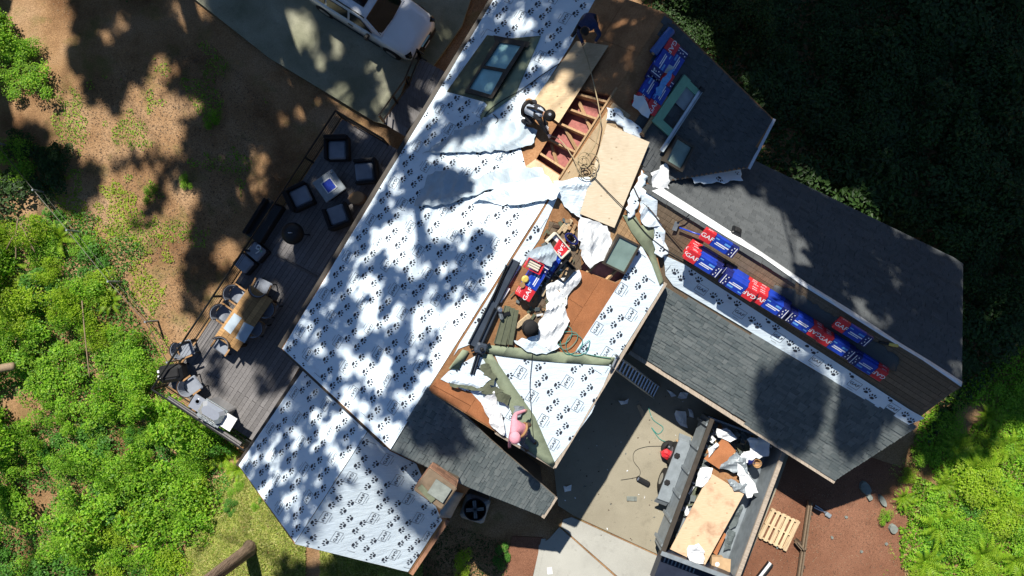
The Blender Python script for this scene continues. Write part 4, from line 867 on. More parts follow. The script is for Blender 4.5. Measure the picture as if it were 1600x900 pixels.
# ------------------------------------------------------------------ things on the driveway and the bare ground
t = thing('air_compressor', 'red and black pancake compressor on the driveway beside the trailer wheel', 'compressor', at(*P(1043, 704, .15).xy, 0, 1.0))
B().lathe([(.12, .02), (.24, .06), (.26, .14), (.22, .22), (.05, .25)], 20, M=at(.08, 0, 0)).build('tank', 'rubber', t, True); B().rbox((-.1, 0, .1), (.3, .34, .3), .08).build('motor_cover', 'red', t); B().tube([(-.1, .16, .2), (.05, .2, .42), (.2, .12, .24)], .02).build('carry_handle', 'black', t)
for k in range(4): a = k*math.pi/2; B().lathe([(.03, 0), (.03, .06)], 8, M=at(.08+.17*math.cos(a), .17*math.sin(a), 0)).build('foot', 'rubber', t)
B().lathe([(.03, .25), (.03, .29)], 10, M=at(.14, .06, 0)).build('gauge', 'alu', t)
t = thing('tool_box', 'black plastic level case on the driveway', 'case', at(*P(1005, 752, .05).xy, 0, -.5)); B().rbox((0, 0, 0), (.46, .16, .12), .03).build('shell', 'rubber', t); B().box((0, 0, .125), (.3, .04, .02)).build('handle', 'black', t); B().box((-.2, 0, .125), (.04, .1, .012)).build('latch', 'alu', t)
t = thing('paver', 'small grey paver on the open driveway', 'paver', at(*P(987, 779, 0).xy, .0, -.02)); B().rbox((0, 0, 0), (.33, .15, .04), .012).build('block', 'rock', t); B().box((.1, 0, .041), (.012, .14, .004)).build('groove', 'rubber', t)
t = thing('paper_sheet', 'small white paper sheet on the pale walk', 'paper', at(*P(859, 892, .02).xy, .006, .1)); B().box((0, 0, .004), (.16, .22, .004)).build('sheet', 'paper', t); B().box((.0, .09, .012), (.16, .05, .003), r=(.3, 0, 0)).build('curled_edge', 'paper', t)
for px, lab, rr in [([(1040, 608), (1050, 612), (1056, 618), (1048, 620)], 'shaded white rag on the driveway below the garage eave, nearest the ladder', .03), ([(1055, 640), (1070, 642), (1073, 668), (1062, 664), (1056, 656)], 'shaded white wrap piece on the driveway above the trailer', .03), ([(1073, 637), (1080, 640), (1083, 652), (1076, 650)], 'small shaded white wrap piece beside the larger one above the trailer', .03), ([(1062, 612), (1075, 614), (1072, 622), (1058, 621)], 'crumpled blue-white rag on the driveway by the garage wall', .05), ([(965, 625), (982, 622), (980, 630), (970, 632)], 'shaded white scrap on the ground at the foot of the white roof wall', .03), ([(880, 758), (893, 756), (892, 766), (882, 768)], 'white and blue carton flap in the shade near the roof corner', .03)]:
    scrap('wrap_scrap', lab, 'paper scrap', F0, px, .03, 'paper', [(px[0][0], px[0][1], px[2][0], px[2][1], .08, .08)], .06, rr, .1)
one(plate('board_plank', F0, [(995, 634), (999, 632), (1007, 645), (1003, 652)], (), .03, .03, ('lumber_pale', 'lumber_pale')), 'short pale plank in the shade at the ladder foot', 'plank')
one(plate('wood_block', F0, [(1056, 688), (1062, 687), (1066, 693), (1061, 695)], (), .06, .06, ('lumber', 'lumber')), 'small tan wood block beside the trailer wheel', 'block')
# pallet
pc = P(1218, 828, .13); d1 = P(1252, 815, .13)-P(1206, 793, .13); prz = math.atan2(d1.y, d1.x)
t = thing('pallet', 'pale wooden pallet on the brown soil beside the trailer', 'pallet', at(pc.x, pc.y, 0, prz)); W2, H2 = 1.02, 1.06
for k in range(3): B().box((0, -H2/2+.05+k*(H2-.1)/2, .07), (W2, .045, .09)).build('stringer', 'lumber_pale', t)
for k in range(6): B().box((-W2/2+.07+k*(W2-.14)/5, random.uniform(-.006, .006), .124), (.115 if k % 2 else .10, H2, .018), r=(0, 0, random.uniform(-.01, .01))).build('deck_slat', 'lumber_pale', t)
for k in range(3): B().box((-W2/2+.07+k*(W2-.14)/2, 0, .016), (.1, H2, .018)).build('bottom_slat', 'lumber_pale', t)
for a, b_, lab in [((1269, 786), (1252, 905), 'brown timber plank on edge dividing the bare soil'), ((1247, 848), (1259, 862), 'short brown timber brace behind the dividing plank')]:
    p, q = P(*a, .35), P(*b_, .35); d = q-p; L = d.length; m = at(p.x, p.y, 0, math.atan2(d.y, d.x)); t = thing('timber_plank', lab, 'timber', m)
    B().box((L/2, 0, .17), (L, .05, .34)).build('plank', 'brown_board', t); B().box((L/2, -.05, .2), (L, .05, .12)).build('cap_board', 'brown_board', t)
    for k in range(2): B().box((L*(.15+.7*k), .06, .16), (.08, .07, .32)).build('stake', 'boot', t)
t = thing('pruning_tool', 'silver hand tool with long jaws lying by the end of the timber plank', 'tool', at(*P(1283, 797, .03).xy, .02, -.6)); B().tube([(-.25, .02, .02), (0, .03, .03), (.2, -.02, .02)], .022).build('handle', 'alu', t); B().tube([(-.25, -.06, .02), (0, -.02, .03), (.22, .06, .02)], .022).build('handle', 'alu', t); B().rbox((.28, 0, 0), (.2, .14, .05), .02).build('jaw', 'steel', t)
t = thing('gutter_piece', 'white and black gutter length standing on the soil at the picture edge', 'gutter', at(*P(1192, 893, .1).xy, 0, A0-.1)); B().box((0, 0, .1), (.75, .13, .02)).build('trough', 'white', t); B().box((0, -.09, .12), (.75, .05, .12)).build('back_side', 'black', t); B().box((0, .08, .14), (.75, .02, .1)).build('front_side', 'black', t)
def stone(px, pxr, label, name='flat_stone', hh=.12, z=0.0, cat='stone'):
    c = P(*px, z); b = B(); n = 9; k = (CH-z)/FPX; rg = random.Random(px[0]*7+px[1]); ring = [(math.cos(2*math.pi*i/n)*rg.uniform(.75, 1.1), math.sin(2*math.pi*i/n)*rg.uniform(.75, 1.1)) for i in range(n)]
    rx, ry, a = pxr; rx *= k; ry *= k; R = Matrix.Rotation(a, 4, 'Z')
    b.prism([R @ Vector((x*rx*.82, y*ry*.82, hh*rg.uniform(.85, 1.05))) for x, y in ring], [R @ Vector((x*rx, y*ry, -.04)) for x, y in ring]); o = b.build(name, 'rock'); o.location = (c.x, c.y, gz(c.x, c.y) if z < .1 else z); return tag(o, label, cat)
stone((1352, 762), (9, 14, .5), 'grey slate slab on the soil below the garage corner, larger one'); stone((1358, 777), (5, 6, .2), 'grey slate chip touching the larger slab below the garage corner')
stone((1379, 783), (6, 12, .5), 'grey slate slab half under the ferns'); stone((1395, 826), (8, 9, .2), 'dark grey stone at the fern edge beside the bare soil')
for k, (x, y) in enumerate([(1282, 700), (1346, 862), (1215, 855), (1300, 840), (1322, 808), (1385, 850)][1:]): stone((x, y), (3.2, 2.4, k), ['small pale stone near the lower edge of the bare soil', 'small stone beside the pallet corner', 'small stone in the middle of the bare soil right of the plank', 'small stone between tool and fern bank', 'small stone by the lower fern edge'][k], 'pebble', .07)

rb = B()
for k in range(260):
    x, y = random.gauss(862, 26), random.gauss(430, 62)
    if not inside(x, y, [(855, 340), (905, 345), (905, 420), (885, 470), (860, 545), (800, 545), (770, 520), (800, 460), (840, 400)]): continue
    L = random.uniform(.03, .2); m = PR.M(x, y, x+random.uniform(-9, 9), y+random.uniform(-9, 9)+.1, .03+random.uniform(0, .05))
    rb.box((0, 0, .01), (L, random.uniform(.02, .1), .012), random.choice((0, 1, 1, 2, 3, 4, 5)), (random.uniform(-.25, .25), random.uniform(-.25, .25), 0), m)
tag(rb.build('debris', ['shingle', 'green_dark', 'lumber_pale', 'paper', 'boot', 'lumber']), 'small broken shingles, splinters and felt bits strewn along the open ridge', kind='stuff')
gr = B()
for k in range(120):
    x, y = random.uniform(880, 1110), random.uniform(600, 890); q = P(x, y, .006)
    if not inside(x, y, [(880, 815), (870, 720), (960, 570), (1060, 600), (1090, 680), (1035, 860), (1060, 890)]): continue
    gr.box((q.x, q.y, q.z+.008), (random.uniform(.01, .06), random.uniform(.01, .035), .012), random.choice((0, 0, 1, 2)), (0, 0, random.uniform(0, 3)))
tag(gr.build('grit', ['boot', 'shingle', 'paper']), 'crumbs and nails dropped on the driveway', kind='stuff')
sn = B(); lt = random.Random(4)
for k in range(900):
    x, y = lt.uniform(620, 960), lt.uniform(60, 700)
    if inside(x, y, WL):
        c = PL.w(*PL.uv(x, y), .034); sn.lathe([(.013, 0), (.012, .006)], 6, 0, Matrix.Translation(c))
tag(sn.build('cap_nails', 'cushion', house), kind='stuff')
# ------------------------------------------------------------------ deck with railing and stairs
DZ = .2; FD = Pl(P(535, 186, DZ), P(262, 602, DZ), P(400, 692, DZ))
deck = thing('wooden_deck', 'grey board deck with black railing along the house', 'deck', at(0, 0, 0))
DECK = [(535, 186), (640, 244), (690, 200), (458, 590), (400, 692), (262, 602)]
if FD.v.z < 0 or True: panels('deck_board', FD, DECK, 4.6, .142, 'deckwood', deck, .028, -.028, .004, stagger=.31, jig=.001)
dk = plate('deck_frame', FD, [(537, 190), (640, 246), (688, 204), (458, 588), (400, 689), (266, 602)], (), .22, -.034, ('boot', 'boot'), deck)
B().tube([FD.at(432, 398, .006), FD.at(495, 432, .006)], .05, n=4).build('divider_board', 'deckwood', deck)
for x, y in [(535, 188), (262, 601), (398, 688), (400, 400), (470, 290), (330, 640)]:
    p = P(x, y, DZ-.25); B().box((p.x, p.y, (p.z+gz(p.x, p.y))/2), (.12, .12, p.z-gz(p.x, p.y))).build('support_post', 'boot', deck)
rail = thing('deck_railing', 'black metal railing around the outer edges of the deck', 'railing', at(0, 0, 0))
def railing(pts, parent, hgt=.98, mat_='black', step=1.75, cables=4, ledge=None):
    for a, b_ in zip(pts, pts[1:]):
        d = b_-a; n = max(1, round(d.xy.length/step)); up = Vector((0, 0, 1))
        B().tube([a+up*hgt, b_+up*hgt], .032, n=4).build('top_rail', mat_, parent); B().tube([a+up*.09, b_+up*.09], .022, n=4).build('bottom_rail', mat_, parent)
        for k in range(n+1):
            q = a.lerp(b_, k/n); B().box((q.x, q.y, q.z+hgt/2-.1), (.055, .055, hgt+.2), r=(0, 0, A0)).build('post', mat_, parent)
        for k in range(cables): z = up*(.22+k*(hgt-.3)/cables); B().tube([a+z, b_+z], .006, n=4, cap=False).build('cable', mat_, parent)
railing([P(606, 226, DZ), P(535, 184, DZ), P(259, 602, DZ), P(398, 694, DZ)], rail)
B().box((0, 0, 0), ((P(385, 688, DZ)-P(275, 615, DZ)).length, .14, .05), M=at(*((P(385, 690, DZ)+P(275, 617, DZ))/2+Vector((0, 0, .55))), math.atan2(-82, 128))).build('drink_ledge', 'deckwood', rail)
# stairs from the parking pad up to the deck, with a landing
st = thing('deck_stairs', 'grey board stairs with black handrails between parking pad and deck', 'stairs', at(0, 0, 0))
ZL = -1.5; la0, la1 = P(640, 134, ZL), P(684, 162, ZL); FLd = Pl(P(660, 92, ZL), P(640, 134, ZL), P(684, 162, ZL))
panels('landing_board', FLd, [(657, 92), (706, 118), (682, 164), (638, 138)], 3, .142, 'deckwood', st, .028, 0, .004)
d0, d1 = P(600, 190, DZ), P(642, 216, DZ); nst = 9
for k in range(nst):
    t = (k+.5)/nst; a, b_ = la0.lerp(d0, t), la1.lerp(d1, t); c = (a+b_)/2; dd = b_-a; c.z = ZL+(DZ-ZL)*(k+1)/nst-.1
    B().box(c, (dd.xy.length, .27, .04), r=(0, 0, math.atan2(dd.y, dd.x))).build('tread', 'deckwood', st)
for a, b_ in ((la0, d0), (la1, d1)):
    B().tube([a-Vector((0, 0, .1)), b_-Vector((0, 0, .1))], .06, n=4).build('stringer', 'boot', st)
    for h in (.95, .2): B().tube([a+Vector((0, 0, h)), b_+Vector((0, 0, h))], .028, n=4).build('handrail', 'black', st)
    for t in (0, .5, 1): q = a.lerp(b_, t); B().box((q.x, q.y, q.z+.45), (.06, .06, 1.0)).build('post', 'black', st)
for a, b_ in ((P(657, 91, ZL), P(638, 136, ZL)), (P(657, 91, ZL), P(668, 98, ZL))):
    for h in (.95, .2): B().tube([a+Vector((0, 0, h)), b_+Vector((0, 0, h))], .028, n=4).build('handrail', 'black', st)
    B().box((a.x, a.y, a.z+.45), (.07, .07, 1.0)).build('post', 'black', st)
# ------------------------------------------------------------------ deck furniture
def dM(px, py, ang, z=DZ): q = P(px, py, z+.4); return at(q.x, q.y, z, ang)
def armchair():
    t = thing('armchair', '', 'armchair')
    B().rbox((0, 0, .08), (.74, .74, .26), .03).build('seat_base', 'wicker', t)
    B().rbox((0, -.33, .3), (.76, .12, .45), .04).build('backrest', 'wicker', t)
    for s in (-1, 1):
        B().rbox((s*.35, .03, .3), (.1, .66, .28), .03).build('arm', 'wicker', t)
        for y in (-.3, .3): B().box((s*.3, y, .04), (.05, .05, .08)).build('leg', 'black', t)
    B().rbox((0, .05, .34), (.56, .58, .12), .045).build('seat_cushion', 'cushion', t)
    return t
ac = armchair(); g = 'black wicker armchairs around the fire table'
acs = [((527, 232), math.pi+.02, 'black wicker armchair at the top of the fire table circle'), ((572, 268), math.pi/2+.1, 'black wicker armchair nearest the house wall'), ((468, 308), -math.pi/2+.45, 'black wicker armchair on the railing side of the fire table'), ((528, 338), .35, 'black wicker armchair below the fire table next to the wood stump')]
for k, ((x, y), r, lab) in enumerate(acs):
    if k == 0: ac.matrix_basis = dM(x, y, r); ac['label'] = lab; ac['group'] = g
    else: copy_tree(ac, dM(x, y, r), lab, g)
t = thing('fire_table', 'square dark fire table with blue glass centre between the armchairs', 'fire table', dM(516, 291, .62-math.pi/2))
B().rbox((0, 0, 0), (.62, .62, .5), .03).build('base', 'wicker', t); B().rbox((0, 0, .5), (.78, .78, .05), .02).build('top', 'steel', t)
for x, y, sx, sy in ((0, .17, .4, .03), (0, -.17, .4, .03), (.19, 0, .03, .34), (-.19, 0, .03, .34)): B().box((x, y, .56), (sx, sy, .02)).build('burner_trim', 'alu', t)
B().box((0, 0, .553), (.34, .3, .014)).build('fire_glass', 'blue', t)
B().lathe([(.035, .55), (.04, .65), (.03, .65), (.03, .56)], 10, M=at(-.3, .3, 0)).build('cup', 'white', t)
t = thing('wood_stump', 'tan live-edge wood stump table beside the lower armchair', 'side table', dM(557, 309, .3)); B().lathe([(.2, 0), (.19, .2), (.22, .4), (.2, .42)], 11, M=Matrix.Diagonal((1.3, 1, 1, 1))).build('trunk_section', 'bark', t); B().lathe([(.01, .42), (.19, .42), (.19, .435), (.01, .435)], 11, M=Matrix.Diagonal((1.3, 1, 1, 1))).build('cut_top', 'leather', t)
t = thing('kettle_grill', 'round black kettle grill on legs casting a round shadow on the deck', 'grill', dM(462, 366, 0)); B().lathe([(.05, .45), (.25, .5), (.34, .66), (.35, .75), (.3, .9), (.12, .98), (.03, .99)], 24).build('bowl', 'black', t, True)
for k in range(3): a = k*2.1; B().tube([(.15*math.cos(a), .15*math.sin(a), .55), (.35*math.cos(a), .35*math.sin(a), 0)], .018).build('leg', 'black', t)
B().tube([(-.06, 0, .99), (-.05, 0, 1.05), (.05, 0, 1.05), (.06, 0, .99)], .014).build('lid_handle', 'alu', t)
t = thing('storage_bench', 'long black storage bench against the railing', 'bench', dM(413, 345, A0)); B().rbox((0, 0, 0), (1.35, .55, .42), .03).build('box', 'wicker', t); B().rbox((0, 0, .42), (1.38, .58, .05), .02).build('lid', 'black', t); B().rbox((0, .24, .45), (1.3, .1, .35), .03).build('backrest', 'wicker', t)
def ottoman(px, py, lab, extra):
    t = thing('ottoman', lab, 'ottoman', dM(px, py, A0-.15)); B().rbox((0, 0, .05), (.5, .62, .3), .03).build('base', 'wicker', t); B().rbox((0, 0, .35), (.46, .5, .1), .05).build('cushion', 'cushion', t)
    for x in (-.2, .2):
        for y in (-.25, .25): B().box((x, y, .03), (.05, .05, .06)).build('leg', 'black', t)
    return t
ottoman(400, 393, 'cushioned ottoman with a coiled cord on it, nearer the bench', 0); ottoman(381, 412, 'plain cushioned ottoman by the railing, nearer the dining table', 0)
t = thing('garden_hose', 'white and green coiled cord on the ottoman', 'cord', dM(398, 389, .2, DZ+.46)); B().tube(smooth_path([(-.12, -.1, .02), (0, -.05, .02), (.08, .06, .03), (0, .14, .02), (-.06, .05, .04), (.03, 0, .04)], 5), .022, n=6).build('coil', 'white', t, True); B().tube([(.03, 0, .06), (.1, -.1, .05)], .02).build('plug', 'mint', t)
tc2 = P(381, 497, DZ+.75); dv = P(340, 522, DZ+.75)-P(390, 449, DZ+.75); trz2 = math.atan2(dv.y, dv.x); tlen, twd = 1.95, .86
t = thing('dining_table', 'long orange wooden dining table on the deck', 'table', at(tc2.x, tc2.y, DZ, trz2))
for k in range(5): B().box((0, -twd/2+twd/10+k*twd/5, .735), (tlen, twd/5-.008, .035)).build('top_board', 'table_wood', t)
for x in (-.85, .85):
    for y in (-.34, .34): B().box((x, y, .36), (.08, .08, .72)).build('leg', 'boot', t)
B().box((0, 0, .68), (1.7, .7, .06)).build('apron', 'boot', t)
one(plate('table_runner', flat(DZ+.757), [(366, 489), (378, 497), (360, 522), (349, 513)], (), .004, .004, ('underside', 'underside')), 'pale grey cloth on the table nearer the railing', 'cloth'); one(plate('table_runner', flat(DZ+.757), [(381, 503), (397, 511), (382, 536), (368, 528)], (), .004, .004, ('underside', 'underside')), 'pale grey cloth on the table nearer the house', 'cloth')
def dchair():
    t = thing('dining_chair', '', 'chair'); B().rbox((0, 0, .42), (.5, .48, .05), .03).build('seat', 'cushion', t)
    b = B(); ring = []
    for z0, z1, r in ((.5, .86, .27),):
        for k in range(9):
            a = math.pi*(1.08+.84*k/8); ring.append((r*math.cos(a), -.02+r*math.sin(a)))
        for k in range(8):
            (x, y), (x2, y2) = ring[k], ring[k+1]; b.add([(x, y, z0), (x2, y2, z0), (x2*1.12, y2*1.12, z1), (x*1.12, y*1.12, z1), (x*.9, y*.9, z0), (x2*.9, y2*.9, z0), (x2*1.02, y2*1.02, z1), (x*1.02, y*1.02, z1)], [(0, 1, 2, 3), (5, 4, 7, 6), (3, 2, 6, 7), (0, 4, 5, 1)])
    b.build('backrest', 'cushion', t)
    B().tube([(x*1.13, y*1.13, .87) for x, y in ring], .016).build('top_rail', 'boot', t)
    for s in (-1, 1): B().box((s*.27, .0, .62), (.05, .4, .035)).build('arm', 'leather', t)
    for x in (-.21, .21):
        for y in (-.2, .2): B().tube([(x, y, .42), (x*1.1, y*1.1, 0)], .02).build('leg', 'black', t)
    return t
dc = dchair(); g = 'dining chairs on the deck'
dcs = [((411, 449), trz2-math.pi/2+math.pi+.15, 'dining chair at the upper end of the orange table'), ((372, 460), trz2, 'dining chair on the railing side of the table, nearer the ottomans'), ((352, 490), trz2, 'dining chair on the railing side of the table, nearer the lone chair'), ((420, 482), trz2+math.pi, 'dining chair tucked under the table on the house side, uppermost'), ((402, 512), trz2+math.pi, 'dining chair tucked under the table on the house side, lowest'), ((350, 540), trz2-math.pi/2, 'dining chair pushed under the lower end of the orange table'), ((291, 545), -1.2, 'lone dining chair with grey cushion in the railing corner'), ((302, 602), -.95, 'dining chair with wooden arms between black cart and steel grill')]
for k, ((x, y), r, lab) in enumerate(dcs):
    if k == 0: dc.matrix_basis = dM(x, y, r); dc['label'] = lab; dc['group'] = g
    else: copy_tree(dc, dM(x, y, r), lab, g)
t = thing('grill_cart', 'black pellet grill cart in the railing corner of the deck', 'grill', dM(273, 582, .15)); B().rbox((0, 0, .3), (.75, .55, .5), .1).build('barrel', 'black', t); B().rbox((0, .02, .78), (.6, .3, .06), .03).build('lid', 'rubber', t); B().box((-.3, -.05, .85), (.08, .1, .02)).build('control_panel', 'white', t); B().box((-.3, .12, .85), (.06, .08, .02)).build('control_panel', 'label', t)
for x in (-.3, .3):
    for y in (-.2, .2): B().box((x, y, .15), (.05, .05, .3)).build('leg', 'black', t)
t = thing('gas_grill', 'stainless steel gas grill with open side shelves at the deck edge', 'grill', dM(341, 641, -.55)); B().rbox((0, 0, 0), (.75, .5, .8), .04).build('cabinet', 'stainless', t); B().rbox((0, .03, .8), (.8, .5, .28), .1).build('lid', 'stainless', t); B().box((-.58, 0, .84), (.36, .46, .04)).build('side_shelf', 'stainless', t); B().box((.58, 0, .84), (.36, .46, .04)).build('side_shelf', 'white', t)
B().box((.0, -.02, .845), (.78, .62, .06)).build('front_panel', 'steel', t); B().lathe([(.09, .86), (.09, .875), (.06, .875), (.06, .86)], 16, M=at(-.58, .05, 0)).build('burner', 'alu', t); B().tube([(-.32, -.31, .95), (.32, -.31, .95)], .018).build('lid_handle', 'alu', t)
for k in range(3): B().lathe([(.03, 0), (.03, .04)], 10, M=Matrix.Translation((-.2+.2*k, -.3, .86)) @ Matrix.Rotation(math.pi/2, 4, 'X')).build('knob', 'black', t)
t = thing('wood_shelf', 'small tan wooden stand with bottles beside the gas grill', 'stand', dM(303, 628, -.55)); B().box((0, 0, .3), (.3, .3, .03)).build('top', 'leather', t)
for x in (-.12, .12):
    for y in (-.12, .12): B().box((x, y, .14), (.03, .03, .28)).build('leg', 'leather', t)
# ------------------------------------------------------------------ white car on the parking pad
ZP = -1.93; nose = P(664, 64, ZP+.7); cdv = P(664, 64, ZP+.7)-P(519, -27, ZP+.7); crz2 = math.atan2(cdv.y, cdv.x)
S = .95; CM2 = at(nose.x, nose.y, ZP, crz2) @ Matrix.Scale(S, 4)
car = thing('parked_car', 'white sport utility car parked nose-in on the mossy pad', 'car', CM2)
# stations along the length (x from nose 0 backwards), half widths at sill/belt/shoulder and heights
st_ = [(0.0, .62, .45, .80), (-.10, .80, .35, .90), (-.35, .90, .30, .98), (-.9, .95, .27, 1.03), (-1.35, .96, .27, 1.07), (-2.4, .965, .27, 1.06), (-3.5, .965, .27, 1.07), (-4.3, .95, .3, 1.08), (-4.6, .9, .4, 1.05), (-4.72, .78, .5, 1.0)]
b = B(); ns = 13
for x, hw, zb, zt in st_:
    prof = [(-hw*.9, zb), (-hw, zb+.12), (-hw, (zb+zt)/2), (-hw*.985, zt-.14), (-hw*.93, zt-.03), (-hw*.6, zt+.02), (0, zt+.03)]
    prof += [(-y, z) for y, z in prof[-2::-1]]
    b.v += [(x, y, z) for y, z in prof]
for i in range(len(st_)-1):
    for k in range(ns-1): b.f.append((i*ns+k, i*ns+k+1, (i+1)*ns+k+1, (i+1)*ns+k)); b.m.append(0)
    b.f.append((i*ns+ns-1, i*ns, (i+1)*ns, (i+1)*ns+ns-1)); b.m.append(0)
for e in (0, len(st_)-1): b.f.append(tuple(e*ns+k for k in range(ns))); b.m.append(0)
body = b.build('body', 'carpaint', car, True)
gh = [(-1.28, .84, 1.08, .80, 1.09), (-1.95, .86, 1.07, .70, 1.66), (-2.3, .87, 1.07, .70, 1.74), (-3.3, .87, 1.07, .70, 1.76), (-4.2, .86, 1.08, .68, 1.70), (-4.62, .82, 1.06, .64, 1.12)]
b = B()
for x, w0, z0, w1, z1 in gh: b.v += [(x, -w0, z0), (x, -w1, z1-.05), (x, -w1*.9, z1), (x, 0, z1+.02), (x, w1*.9, z1), (x, w1, z1-.05), (x, w0, z0)]
for i in range(len(gh)-1):
    for k in range(6): b.f.append((i*7+k, i*7+k+1, (i+1)*7+k+1, (i+1)*7+k)); b.m.append(0)
b.build('cabin', 'carpaint', car, True)
def quadpl(name, pts, mt, par=car, off=.012):
    n = (Vector(pts[1])-Vector(pts[0])).cross(Vector(pts[2])-Vector(pts[0])).normalized()
    if n.z < -.01 or (abs(n.z) < .35 and n.y*pts[0][1] < 0): n = -n
    top = [Vector(q)+n*off for q in pts]; return B().prism(top, [q-n*.02 for q in top]).build(name, mt, par)
quadpl('windshield', [(-1.33, -.74, 1.11), (-1.27, 0, 1.14), (-1.33, .74, 1.11), (-1.90, .62, 1.63), (-1.88, 0, 1.66), (-1.90, -.62, 1.63)], 'glass_dark', off=.03)
quadpl('sunroof', [(-2.15, -.36, 1.745), (-2.15, .36, 1.745), (-2.8, .36, 1.78), (-2.8, -.36, 1.78)], 'glass_dark', off=.018)
quadpl('rear_window', [(-4.24, -.6, 1.64), (-4.24, .6, 1.64), (-4.56, .7, 1.16), (-4.56, -.7, 1.16)], 'glass_dark', off=.03)
for s in (-1, 1):
    quadpl('side_window', [(-1.62, s*.855, 1.15), (-2.55, s*.865, 1.14), (-2.5, s*.735, 1.62), (-2.1, s*.74, 1.6)], 'glass_dark', off=.02)
    quadpl('side_window', [(-2.65, s*.865, 1.14), (-3.5, s*.865, 1.14), (-3.45, s*.735, 1.62), (-2.6, s*.735, 1.63)], 'glass_dark', off=.02)
    quadpl('side_window', [(-3.6, s*.862, 1.15), (-4.3, s*.855, 1.16), (-4.1, s*.73, 1.58), (-3.55, s*.735, 1.6)], 'glass_dark', off=.02)
    B().tube([(-1.95, s*.66, 1.72), (-2.3, s*.66, 1.8), (-4.1, s*.65, 1.8), (-4.3, s*.64, 1.72)], .022).build('roof_rail', 'black', car)
    B().rbox((-1.72, s*1.06, 1.05), (.14, .24, .16), .04).build('mirror', 'black', car)
    B().rbox((-.24, s*.66, .74), (.26, .42, .18), .05, rz=s*-.35).build('headlight', 'glass_dark', car)
    B().box((-2.5, s*.975, .95), (.2, .03, .035)).build('door_handle', 'black', car)
    B().box((-2.5, s*.94, .28), (2.2, .1, .08)).build('side_step', 'black', car)
    for x in (-.88, -3.75):
        M = Matrix.Translation((x, s*.88, .37)) @ Matrix.Rotation(math.pi/2, 4, 'X')
        wh = B().lathe([(.2, -.12), (.35, -.12), (.38, -.07), (.38, .07), (.35, .12), (.2, .12)], 22, M=M).build('wheel', 'rubber', car, True); B().lathe([(.02, -.125), (.2, -.125), (.22, .125), (.02, .125)], 14, M=M).build('rim', 'alu', wh)
B().rbox((-.06, 0, .52), (.16, .86, .3), .05).build('grille', 'black', car); B().box((-.0, 0, .79), (.12, .5, .03)).build('grille_trim', 'glass_teal', car); B().rbox((-.02, 0, .33), (.14, 1.3, .16), .04).build('front_bumper', 'black', car)
B().box((.07, 0, .5), (.01, .32, .1)).build('number_plate', 'white', car)
# ------------------------------------------------------------------ people at work
def person(label, J, bones, R, mats, extra=None, hands=()):
    """J joints (world), bones between them with a material key each, R radii; one skinned body"""
    names = list(J); idx = {n: i for i, n in enumerate(names)}; o = J['pelvis'].copy(); vs = [J[n]-o for n in names]; ed = [(idx[a], idx[b_]) for a, b_, _ in bones]; rad = [R[n] for n in names]; seg = [(J[a]-o, J[b_]-o, m_) for a, b_, m_ in bones]
    for wrist, tip, m_ in hands:
        d = (tip-J[wrist]).normalized(); s = d.cross(Vector((0, 0, 1))).normalized(); nrm = s.cross(d); pi = len(vs); pal = J[wrist]-o+d*.06; vs.append(pal); rad.append(.03); ed.append((idx[wrist], pi)); seg.append((J[wrist]-o, pal+d*.12, m_))
        for k, L in enumerate((.07, .075, .07, .055)):
            f0 = pal + d*.035 + s*(k-1.5)*.02; f1 = f0 + d*L*.55 - nrm*.015; f2 = f1 + d*L*.4 - nrm*.035
            for q, r in ((f0, .0105), (f1, .0095), (f2, .008)): vs.append(q); rad.append(r)
            n = len(vs); ed += [(pi, n-3), (n-3, n-2), (n-2, n-1)]
        f0 = pal - s*.042; f1 = f0 + d*.04 - s*.015
        for q, r in ((f0, .012), (f1, .01)): vs.append(q); rad.append(r)
        n = len(vs); ed += [(pi, n-2), (n-2, n-1)]
    me = bpy.data.meshes.new('person'); me.from_pydata([tuple(q) for q in vs], ed, []); ob = link('person', me)
    sk = ob.modifiers.new('skin', 'SKIN'); sk.use_smooth_shade = True; ss = ob.modifiers.new('sub', 'SUBSURF'); ss.levels = ss.render_levels = 2
    for k, d in enumerate(me.skin_vertices[0].data): d.radius = (rad[k], rad[k]); d.use_root = (k == idx['pelvis'])
    dg = bpy.context.evaluated_depsgraph_get(); nm = bpy.data.meshes.new_from_object(ob.evaluated_get(dg)); bpy.data.objects.remove(ob)
    keys = []
    for _, _, m_ in seg:
        if m_ not in keys: keys.append(m_)
    nm.materials.clear()
    for k in keys: nm.materials.append(W_[k])
    for p in nm.polygons:
        best, bm_ = 9, 0
        for a, b_, m_ in seg:
            ab = b_-a; t = max(0, min(1, (p.center-a).dot(ab)/max(1e-9, ab.length_squared))); dd = (p.center-(a+ab*t)).length
            if dd < best: best, bm_ = dd, keys.index(m_)
        p.material_index = bm_; p.use_smooth = True
    nm.name = 'person'; r = link('person', nm); r.location = o; tag(r, label, 'person')
    for nme, bb, mt in (extra or []):
        bb.v = [tuple(Vector(q)-o) for q in bb.v]; bb.build(nme, mt, r, True)
    return r
def ball(c, r, sq=(1, 1, 1), n=14, m_=8, zmin=-1.0, M=None):
    b = B(); prof = []
    for i in range(m_+1):
        a = -math.pi/2 + math.pi*i/m_
        if math.sin(a) < zmin: continue
        prof.append((max(.004, r*math.cos(a)), r*math.sin(a)))
    MM = Matrix.Translation(c) @ (M or Matrix.Identity(4)) @ Matrix.Diagonal((*sq, 1)); b.lathe(prof, n, 0, MM); return b
RAD = dict(pelvis=.15, waist=.14, chest=.165, neck=.06, head=.085, crown=.09, lsh=.085, rsh=.085, lel=.058, rel=.058, lwr=.04, rwr=.04, lhip=.105, rhip=.105, lkn=.075, rkn=.075, lan=.05, ran=.05, lto=.045, rto=.045)
